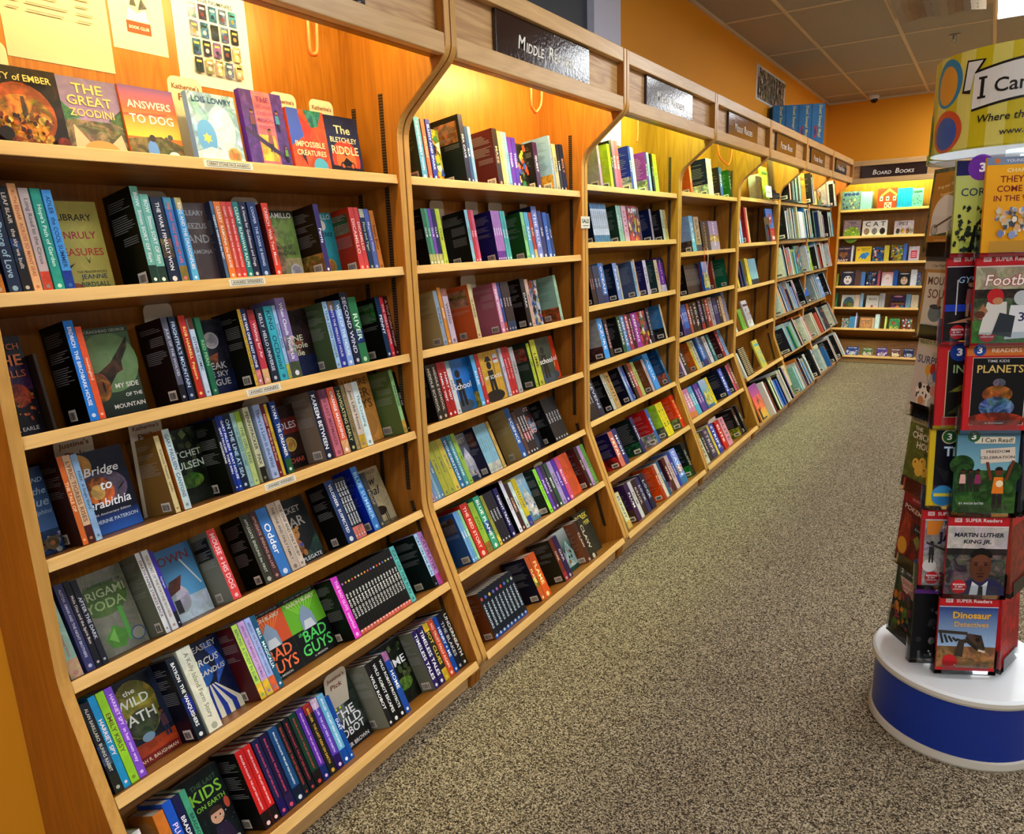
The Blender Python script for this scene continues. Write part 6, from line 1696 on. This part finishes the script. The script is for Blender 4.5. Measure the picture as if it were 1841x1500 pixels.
def disc(deg, cy, rx, ry, col):
    N2 = 18; P2 = [(-math.cos(math.pi * i / N2), math.sin(math.pi * i / N2)) for i in range(N2 + 1)]
    strip([(A_(deg + rx * p), cy + ry * q) for p, q in P2], [(A_(deg + rx * p), cy - ry * q) for p, q in P2], hx(col))
disc(-56, .72, 14, .25, '2a80b0'); disc(-56, .70, 10, .2, 'd89a30'); disc(-54, .22, 15, .22, 'c8502a'); disc(-54, .2, 11, .17, '2a58b0'); disc(-80, .2, 6, .26, '3a7a2a')
N_ = 16; xs = [A_(-33 + 92 * i / N_) for i in range(N_ + 1)]; wv = lambda i: .05 * math.sin(i / N_ * math.pi * 1.6 - .5)
strip([(x, .80 + wv(i)) for i, x in enumerate(xs)], [(x, .40 + wv(i)) for i, x in enumerate(xs)], hx('141414'))
strip([(x, .775 + wv(i)) for i, x in enumerate(xs)], [(x, .425 + wv(i)) for i, x in enumerate(xs)], hx('dcdcd8'))
g.poly([(A_(-39), .9), (A_(-26), .88), (A_(-31), .76), (A_(-34), .76), (A_(-35), .56), (A_(-41), .58)], hx('141414')); g.poly([(A_(-38), .88), (A_(-28), .87), (A_(-33), .76), (A_(-35), .6), (A_(-39.5), .6)], hx('dcdcd8'))
for t_, x, w_, h_ in (('I', -27, .8, .17), ('Can', -10, 19, .20), ('Read!', 26, 32, .20)):
    g.txt(t_, A_(x), .6, w_ / 360 * 1.0 if t_ != 'I' else 2.2 / 360, h_, hx('181818'), res=3)
    if t_ == 'I':
        for z in (.695, .505): g.rect(A_(x - 2.6), z - .012, A_(x + 2.6), z + .012, hx('181818'))
g.txt('Where the', A_(-13), .29, 30 / 360, .11, hx('1c1c1c'), .15); g.txt('www.icanread.com', A_(8), .14, 44 / 360, .08, hx('333'))
b.build('header_sign', sp)
b = MB(); b.lathe((0, 0), [(.03, H0 - .02), (HR + .006, H0 - .02), (HR + .006, H0 + .004), (HR - .006, H0 + .004)], M['clear'], 96); b.build('header_tray', sp, smooth=True)

def rband(g, t='SUPER Readers', c='c01c24'):
    g.rect(0, .86, 1, 1, hx(c)); g.rect(.0, .845, 1, .855, hx('e8d8d8')); g.rect(.1, .905, .22, .955, hx('e8d0d0')); g.txt('DK', .16, .93, .09, .035, hx(c)); g.txt(t, .58, .93, .6, .045, hx('f0e8e8'))
    g.circ(.24, .1, .13, hx('c01c24')); [g.txt(w_, .24, .13 - .03 * i, .2, .022, hx('fff')) for i, w_ in enumerate(('READING', 'IS MY', 'SUPERPOWER'))]
def lvl(g, n, c, x=.16): g.circ(x, .925, .1, hx(c)); g.txt(n, x, .925, .1, .075, hx('fff'), bold=.03)
def D_they(g): g.rect(0, 0, 1, 1, hx('e8a010')); g.rect(0, .92, 1, 1, hx('7a86a0')); g.txt('YOUNG READERS', .58, .96, .6, .03, hx('dde')); g.circ(.15, .96, .04, hx('d8702a')); g.txt('CHARLIE', .5, .86, .5, .04, hx('f0d8a0')); [g.txt(w_, .52, .77 - .1 * i, (.62, .7, .78)[i], .07, hx('7a1c18')) for i, w_ in enumerate(('THEY ALL', 'COME OUT', 'IN THE WASH'))]; g.scatter(4, 70, .16, .18, .86, .46, [hx(x) for x in ('e8d8c0', '8a98c8', '4a4a50', 'd8a878', 'c8c0a8', '6a78a8')], .02, .06)
def D_foot(g):
    g.rect(0, 0, 1, 1, art('5a6a48', .8)); g.rect(0, 0, 1, .25, art('4a8a3a', .6)); g.rect(0, .58, 1, .86, art('b8b090', .5)); g.rect(0, .5, 1, .6, art('3a2a20', .8)); rband(g)
    g.txt('Football', .56, .7, .84, .14, hx('b01820'), .15, bold=.05); g.txt('Football', .56, .7, .82, .13, hx('f0ece4'), .15)
    g.poly([(.1, .1), (.2, .46), (.5, .46), (.52, .1)], hx('d0ccc4')); g.circ(.32, .52, .13, hx('b81c20')); g.ell(.36, .47, .08, .04, hx('b88058')); g.poly([(.02, .3), (.14, .44), (.22, .36), (.12, .26)], hx('a06a48')); g.ell(.1, .32, .08, .04, hx('5a3018'))
    g.poly([(.5, .04), (.56, .42), (.9, .42), (.98, .06)], hx('d8d8dc')); g.circ(.72, .5, .12, hx('b8bcc0')); g.txt('38', .8, .29, .22, .1, hx('1a2050')); g.poly([(.3, .1), (.4, .34), (.64, .3), (.6, .06)], hx('2a3038'))
def D_plan(g):
    g.rect(0, 0, 1, 1, hx('c01c20')); g.rect(.1, .06, .96, .84, hx('e8d8c8')); g.rect(.11, .065, .95, .835, hx('0c0a0c')); g.rect(0, .86, 1, .97, hx('d0702a')); lvl(g, '3', '1a4aa0', .2); g.txt('READERS', .62, .92, .5, .045, hx('f0e0c8')); g.txt('TIME KIDS', .5, .8, .4, .03, hx('ccc')); g.txt('PLANETS', .54, .71, .72, .09, hx('d8b868'))
    g.ell(.54, .55, .1, .05, art('8a8488', .8)); g.ell(.52, .42, .24, .1, art('c06a28', .8)); g.ell(.52, .27, .28, .12, art('6a90c0', .95)); g.ell(.52, .12, .46, .09, art('a83a1c', .8)); g.rect(0, 0, 1, .062, hx('c01c20')); g.rect(0, 0, .1, .86, hx('c01c20')); g.txt('by Sarah Josephs', .5, .085, .4, .022, hx('ddd'))
def D_free(g):
    g.grad(.5, 1, hx('7ab0c0'), hx('4a7a98')); g.rect(0, 0, 1, .52, art('3a6a2a', .8)); g.ell(.1, .58, .2, .12, art('2a5a20', .8)); g.ell(.95, .5, .12, .12, art('2a5a20', .8)); g.rect(.28, .84, .92, .92, hx('e0d8c0')); g.txt('I Can Read!', .64, .88, .5, .055, hx('222')); lvl(g, '3', '2a5a30', .26)
    g.poly([(.4, .6), (.95, .63), (.93, .8), (.38, .77)], hx('d8c8b8')); g.txt('FREEDOM', .66, .745, .38, .05, hx('222'), rot=2); g.txt('CELEBRATION', .66, .675, .46, .05, hx('222'), rot=2)
    figure(g, .7, .06, .36, '6a3018', 'e0781c', '2a1c20', '140c0c'); g.line(.58, .4, .5, .62, .008, hx('6a3018')); g.line(.82, .4, .92, .64, .008, hx('6a3018')); g.circ(.72, .36, .06, hx('f0d8b0'))
    for x, tp in ((.12, 'd8a8a0'), (.24, '2a2028'), (.36, '8a2a58')): figure(g, x, .26, .2, '4a2818', tp, '2a2420', '140c0c')
    g.txt('BY ANGIE BATES', .28, .12, .4, .025, hx('ddd'))
def D_mlk(g):
    g.rect(0, .4, 1, 1, art('c8c0bc', .3)); g.rect(0, 0, 1, .52, art('6a6460', .95)); g.rect(0, .5, 1, .58, art('2a2624', .6)); rband(g); g.txt('MARTIN LUTHER', .52, .75, .82, .07, hx('222230'), .1, bold=.03); g.txt('KING JR.', .5, .66, .46, .065, hx('222230'), .1, bold=.03)
    g.poly([(.24, 0), (.34, .17), (.52, .22), (.84, .2), (1, .1), (1, 0)], hx('26264a')); g.poly([(.42, .0), (.46, .17), (.6, .1), (.72, .18), (.7, 0)], hx('d8d4d8')); g.poly([(.56, 0), (.57, .11), (.64, .11), (.65, 0)], hx('14101a')); g.ell(.58, .36, .18, .2, hx('5a3220'), 28); g.ell(.58, .47, .185, .12, hx('120c0c'), 20, 0, 180); g.ell(.58, .44, .14, .07, hx('6a3c28')); g.ell(.5, .385, .03, .012, hx('120c0c')); g.ell(.66, .385, .03, .012, hx('120c0c')); g.rect(.46, .405, .54, .415, hx('120c0c')); g.rect(.62, .405, .7, .415, hx('120c0c')); g.poly([(.55, .3), (.62, .3), (.585, .38)], hx('4a2818')); g.rect(.52, .265, .65, .275, hx('120c0c')); g.ell(.585, .235, .055, .014, hx('3a1a14'))
    g.circ(.24, .1, .13, hx('c01c24')); [g.txt(w_, .24, .13 - .03 * i, .2, .022, hx('fff')) for i, w_ in enumerate(('READING', 'IS MY', 'SUPERPOWER'))]
def D_dino(g):
    g.grad(.3, .86, hx('9ab8d8'), hx('1a3a80')); g.rect(0, 0, 1, .32, art('a8784a', .7)); rband(g); g.txt('Dinosaur', .56, .74, .66, .12, hx('b87818'), bold=.04); g.txt('Dinosaur', .56, .74, .64, .11, hx('e8b848')); g.txt('Detectives', .56, .62, .58, .08, hx('e0a838'))
    for i in range(7): g.line(.04 + .07 * i, .5 - .02 * i, .09 + .08 * i, .36 + .01 * i, .006, hx('2a241e'))
    g.line(.0, .52, .5, .5, .009, hx('3a3028')); g.poly([(.5, .5), (.74, .48), (.82, .3), (.74, .24), (.6, .32), (.46, .4)], art('4a3c30', .8)); g.circ(.68, .42, .04, hx('1a1410')); g.poly([(.36, .42), (.3, .2), (.44, .18), (.46, .4)], hx('3a3028')); g.line(.7, .28, .82, .26, .006, hx('d8c8b0')); g.rect(0, 0, 1, .04, hx('c01c24'))
    g.circ(.22, .13, .12, hx('c01c24'))
def D_cor(g):
    g.grad(0, 1, hx('c8c848'), hx('a8b068')); g.rect(0, .84, 1, 1, hx('1a1a50')); g.circ(.4, .92, .22, hx('6a2a98')); g.txt('3', .42, .92, .14, .1, hx('eee'), bold=.04); g.txt('CORDUROY', .62, .66, 1.05, .13, hx('1a3a50')); g.line(.3, .0, .38, .3, .01, hx('14180e')); g.line(.38, .3, .6, .46, .007, hx('14180e')); g.scatter(8, 60, .02, .02, .6, .5, [hx('14180e'), hx('1c2412')], .02, .05); g.ell(.8, .24, .16, .2, hx('181818')); g.circ(.76, .4, .12, hx('181818'))
def D_gym(g): g.rect(0, 0, 1, 1, art('1c1018', .6)); rband(g); g.txt('GYMNASTICS', .68, .7, .95, .1, hx('9ac0e0'), .2); g.rect(0, .34, .5, .42, hx('1a3ab0')); figure(g, .42, .28, .3, 'c08a68', 'a85a58', 'c08a68', '3a2418'); g.poly([(.05, .2), (.6, .3), (.8, .24), (.5, .22)], hx('c08a68')); g.rect(.18, .3, .2, .7, hx('ccc'))
def D_ins(g): g.rect(0, 0, 1, 1, hx('c01c20')); g.rect(.16, .1, .98, .9, hx('c8b888')); g.rect(.175, .105, .97, .89, hx('0e0e0a')); g.circ(.36, .88, .17, hx('1a3a90')); g.txt('3', .36, .88, .14, .09, hx('fff'), bold=.04); g.txt('INSECTS', .66, .68, .78, .12, hx('a8c088')); g.poly([(.2, .4), (.6, .56), (.95, .62), (.9, .5), (.5, .42)], art('8a8a30', .7)); g.poly([(.2, .14), (.6, .34), (.8, .2)], art('5a5a20', .7)); g.ell(.8, .6, .14, .1, art('6a7a28', .7))
def D_tit(g): g.rect(0, 0, 1, 1, hx('d8b81c')); g.rect(.1, .06, .96, .94, hx('10101c')); g.circ(.34, .86, .14, hx('d8d0a8')); g.circ(.34, .86, .12, hx('2a5a28')); g.txt('3', .34, .86, .1, .08, hx('fff')); g.txt('Titanic', .6, .68, .7, .13, hx('5a98d8'), bold=.05); g.txt('Titanic', .6, .68, .68, .12, hx('e8ecf0')); g.poly([(.12, .5), (.9, .28), (.9, .2), (.3, .3)], art('2a2a30', .6)); g.rect(.1, .06, .96, .26, art('4a4868', .8)); g.circ(.28, .13, .2, hx('3a90c8')); g.rect(.12, .12, .46, .16, hx('d8c848'))
def D_jazz(g): g.rect(0, 0, 1, 1, art('b8b0b0', .6)); rband(g); g.rect(0, .0, .06, .86, hx('a81c20')); g.poly([(.1, .84), (.4, .84), (.3, .66), (.1, .66)], hx('d8802a')); g.poly([(.4, .84), (.7, .84), (.9, .6), (.5, .7)], hx('2a58b0')); g.txt('HISTORY of', .66, .76, .56, .07, hx('f0f0f0')); g.txt('JAZZ', .62, .62, .64, .16, hx('1a2038'), bold=.04); g.poly([(.5, .2), (.52, .46), (.74, .46), (.72, .2)], hx('e0dcd8')); g.circ(.63, .52, .07, hx('7a6a60')); g.line(.1, .56, .55, .44, .006, hx('3a3430')); g.circ(.18, .26, .13, hx('d0ccc8')); figure(g, .2, .3, .2, '3a2a24', '2a2a2a', '1a1a1a')
def D_dark(g): g.rect(0, 0, 1, 1, hx('0c0c10')); g.rect(0, .9, 1, 1, hx('5a2a78')); g.txt('READERS', .6, .95, .5, .04, hx('ddd')); g.scatter(6, 20, .1, .2, .9, .8, [art('8a8a90', .8), hx('2a2a30')], .02, .08); g.scatter(7, 18, .2, .06, .7, .16, [hx('ccc')], .02, .05)
def D_frog(g):
    g.rect(0, 0, 1, 1, art('6a6a48', .8)); g.rect(.06, .05, .94, .95, hx('b0761c')); g.circ(.82, .88, .1, hx('a83028')); g.txt('2', .82, .88, .08, .06, hx('fff')); g.txt('Frog and Toad', .46, .79, .74, .07, hx('f0d8a0'), .2, rot=8); g.txt('Together', .46, .69, .5, .07, hx('f0d8a0'), .2, rot=8); g.ell(.5, .42, .36, .26, hx('d8d4cc'), 24, 0, 180); g.rect(.14, .2, .86, .43, hx('d0ccc4')); g.poly([(.14, .2), (.86, .26), (.86, .2)], art('5a6a30', .6)); g.circ(.26, .27, .1, hx('7a7a78')); g.circ(.74, .33, .09, hx('7a7a78')); g.circ(.26, .27, .08, hx('b0aca4')); g.circ(.74, .33, .07, hx('b0aca4')); g.line(.26, .3, .7, .42, .006, hx('5a4a30')); g.txt('by Arnold Lobel', .48, .145, .4, .025, hx('f0d8a0'))
def D_mouse(g): g.rect(0, 0, 1, 1, hx('4a4a4c')); g.rect(.0, .82, 1, .92, hx('b8b0a0')); g.txt('I Can Read!', .42, .87, .5, .05, hx('2a2420'), rot=4); g.circ(.82, .9, .11, hx('a83028')); g.txt('2', .82, .9, .08, .06, hx('fff')); g.rect(.04, .0, .96, .82, hx('a8803c')); g.rect(.12, .08, .88, .78, hx('d0ccc0')); g.txt('MOUSE', .5, .68, .66, .12, hx('5a4028')); g.txt('SOUP', .52, .52, .58, .15, hx('6a4028')); g.ell(.5, .27, .19, .1, hx('6a7a80')); g.rect(.34, .27, .66, .36, hx('6a7a80')); g.ell(.5, .36, .17, .03, hx('3a4448')); g.ell(.58, .42, .05, .06, hx('a07048')); g.txt('ARNOLD LOBEL', .5, .12, .46, .028, hx('444'))
def D_surp(g):
    g.rect(0, 0, 1, 1, hx('c8c0b8')); g.rect(0, .86, 1, .97, hx('c0c0a0')); g.txt('READY-TO-READ', .5, .915, .86, .05, hx('3a4a20')); g.txt('SURPRISE', .52, .7, .9, .1, hx('3a4870')); [g.ell(x, y, .08, .07, hx(k)) for x, y, k in ((.42, .58, 'd8a030'), (.56, .6, 'b82a20'), (.66, .52, '4a78b8'))]; [g.line(x, y, .5, .4, .002, hx('888')) for x, y in ((.42, .52), (.56, .54), (.66, .46))]
    g.ell(.42, .3, .26, .1, hx('e8e4dc')); g.scatter(9, 9, .2, .22, .6, .38, [hx('1a1818')], .03, .06); g.circ(.68, .34, .1, hx('d89a90')); g.rect(.24, .12, .3, .26, hx('e8e4dc')); g.rect(.52, .12, .58, .26, hx('e8e4dc')); g.circ(.36, .18, .09, hx('c88a58')); g.rect(.06, .09, .94, .13, art('4a4438', .9))
def D_chick(g): g.rect(0, 0, 1, 1, art('6a7428', .5)); g.rect(0, .88, 1, .98, hx('a09878')); g.txt('READY-TO-READ', .5, .93, .84, .045, hx('2a2a18')); g.txt('THE', .3, .82, .24, .05, hx('e8e4d8')); g.txt('CHICKEN', .52, .73, .78, .09, hx('e8e4d8')); g.txt('HOUSE', .6, .61, .6, .09, hx('e8e4d8')); [g.circ(x, y, .11, hx('d8b040')) for x, y in ((.36, .36), (.56, .4), (.64, .3), (.46, .28))]; [g.circ(x, y, .02, hx('222')) for x, y in ((.34, .38), (.54, .42), (.64, .32))]; g.rect(0, 0, 1, .14, hx('4a1814')); g.scatter(3, 9, .6, .44, .95, .6, [hx('2a3010')], .03, .06)
def D_pok(g): g.rect(0, 0, 1, 1, art('7a1a18', .6)); g.rect(0, .86, 1, 1, hx('8a1c1c')); g.txt('SCHOLASTIC', .55, .92, .6, .035, hx('d8a8a0')); g.txt('POKEMON', .5, .77, .76, .1, hx('d8c8b8'), rot=-6); g.poly([(.02, .3), (.14, .72), (.34, .7), (.4, .3), (.3, .1), (.1, .1)], art('a83820', .5)); g.ell(.18, .24, .15, .12, hx('c89028')); g.rect(.46, .48, .95, .62, hx('141414')); g.txt('Adventures', .7, .55, .42, .05, hx('8aa0b0')); g.poly([(.5, .4), (.62, .48), (.74, .4), (.66, .28)], art('8a9a48', .4)); g.ell(.8, .12, .18, .08, hx('2a5a98'))
def D_st(g): g.rect(0, 0, 1, 1, art('3a4a28', .9)); g.rect(0, .86, 1, .98, hx('2c2c34')); g.circ(.18, .92, .1, hx('4a5a58')); g.txt('2', .18, .92, .07, .06, hx('fff')); g.txt('STEP into READING', .62, .92, .6, .035, hx('bbb')); g.poly([(.14, .84), (.86, .84), (.92, .56), (.3, .66)], hx('b8a098')); g.txt('Stitch', .42, .78, .36, .07, hx('a83a3a')); g.txt('Spring Fever!', .54, .69, .64, .07, hx('a83a3a')); g.scatter(11, 30, .05, .05, .95, .6, [art(x, .7) for x in ('8a2a48', '5a7a2a', '2a3048', 'c87a28', '4a3020')], .05, .12)
PZ = [.2275 + .0035 + .2405 * i + q for i, q in enumerate((.004, .017, .022, .017, .012, .003))]
def column(x, y, deg, w, tiers, thick, back=True):
    nx, ny = math.sin(R(deg)), -math.cos(R(deg))
    for i, it in enumerate(tiers):
        z = PZ[i] + (.018 if i == 0 else .004); mx = frame((x, y, z), (nx, ny, 0)) @ Matrix.Rotation(R(-4), 4, 'Y')
        loc = frame((x - CX, y - CY, z), (nx, ny, 0)) @ Matrix.Rotation(R(-4), 4, 'Y')
        pk = MB(); e = .004; d = .026
        for lo, hi in (((-d - .002, -e, -.012), (-d, w + e, .2)), ((-d, -e, -.012), (.004, w + e, -.010)), ((.003, -e + .02, -.012), (.0045, w + e - .02, .028)), ((-d, -e - .001, -.012), (.003, -e, .06)), ((-d, w + e, -.012), (.003, w + e + .001, .06))): pk.box(lo, hi, M['clear'])
        t = MB(); t.add(pk, loc); t.build('pocket', sp)
        if not it: continue
        fn, h, base, lab = it; h *= 1.03
        for c in range(thick):
            cv, pg = MB(), MB(); x1 = -.0052 * c; T = .0008
            bc = hx(base); cv.box((x1 - T, 0, 0), (x1, w, h), M['ink'], bc); cv.box((x1 - .0044, 0, 0), (x1 - .0044 + T, w, h), M['ink'], bc); cv.box((x1 - .0044 + T, 0, 0), (x1 - T, T, h), M['ink'], bc); pg.box((x1 - .0044 + T, T, .001), (x1 - T, w - .001, h - .001), M['pages'])
            if c == 0: fn(G(cv, M['ink'], lambda a, q, k: (x1 + k * LAY, a, q), w, h))
            rt = empty('reader_booklet', mx); tag(rt, (lab if c == 0 else ('%s copy right behind the %s' % (ordn(c + 1), lab.replace(' in the', ',').replace(' of the', ',')))), 'reader booklet', 'reader booklets in the spinning rack')
            cv.build('cover', rt); pg.build('page_block', rt)
TA = [(D_dino, .222, 'b82028', 'booklet with dinosaur skeleton and blue sky, lowest front pocket'), (D_mlk, .228, 'a81c22', 'red-banded booklet with portrait of man in dark suit, spinner front'), (D_free, .226, '2a6a58', 'booklet with child in orange shirt holding a sign, spinner front'), (D_plan, .226, 'c01c20', 'red-bordered booklet with four planets on black, spinner front'), (D_foot, .224, 'c01c20', 'red-banded booklet with football players, spinner front'), (D_they, .226, 'e8a010', 'orange-yellow booklet with crowd drawing, top front pocket')]
TB = [(D_dark, .222, '141418', 'black booklet with purple top band, lowest recessed pocket of spinner'), (D_jazz, .226, 'a81c22', 'red-banded booklet with trumpet player, recessed spinner pocket'), (D_tit, .226, 'd8b81c', 'yellow-bordered booklet with ship at night, recessed spinner pocket'), (D_ins, .224, 'c01c20', 'red-bordered booklet with green insect, recessed spinner pocket'), (D_gym, .224, 'c01c20', 'red-banded booklet with gymnast, recessed spinner pocket'), (D_cor, .226, 'a8b068', 'yellow-green booklet with black tree, top recessed pocket of spinner')]
TC_ = [(D_st, .218, '3a4048', 'dark booklet with pink lettering and garden colours, lowest angled pocket'), (D_pok, .222, '6a1a18', 'dark red booklet with orange tail shape, angled spinner side'), (D_chick, .222, '6a7428', 'olive booklet with yellow chicks, angled spinner side'), (D_surp, .224, 'b0a8a0', 'pale booklet with three balloons and cow, angled spinner side'), (D_mouse, .218, '4a4a4c', 'grey and tan booklet with soup pot, angled spinner side'), (D_frog, .22, '8a6a28', 'orange-brown booklet with oval bicycle picture, top angled pocket')]
red = lambda c: (lambda g: (g.rect(0, 0, 1, 1, art(c, .6)), g.rect(0, .86, 1, 1, hx('c01c24'))))
TD = [(red(c), .224, c, lab) for c, lab in (('b81c20', 'red booklet seen edge-on in the right-hand column, lowest pocket'), ('9a3a28', 'rust booklet seen edge-on in the right-hand column, second pocket up'), ('1c2230', 'dark booklet seen edge-on in the right-hand column, third pocket up'), ('c8882a', 'amber booklet seen edge-on in the right-hand column, fourth pocket up'), ('a81c22', 'crimson booklet seen edge-on in the right-hand column, fifth pocket up'), ('2a6a8a', 'blue booklet seen edge-on in the right-hand column, top pocket'))]
column(1.530, 1.640, 25, .157, TA, 2)
column(1.464, 1.668, 25, .148, TB, 2)
column(1.385, 1.845, -53, .152, TC_, 2)
column(1.688, 1.722, 72, .148, TD, 3)
for b_ in bpy.data.meshes: b_.validate(verbose=False)
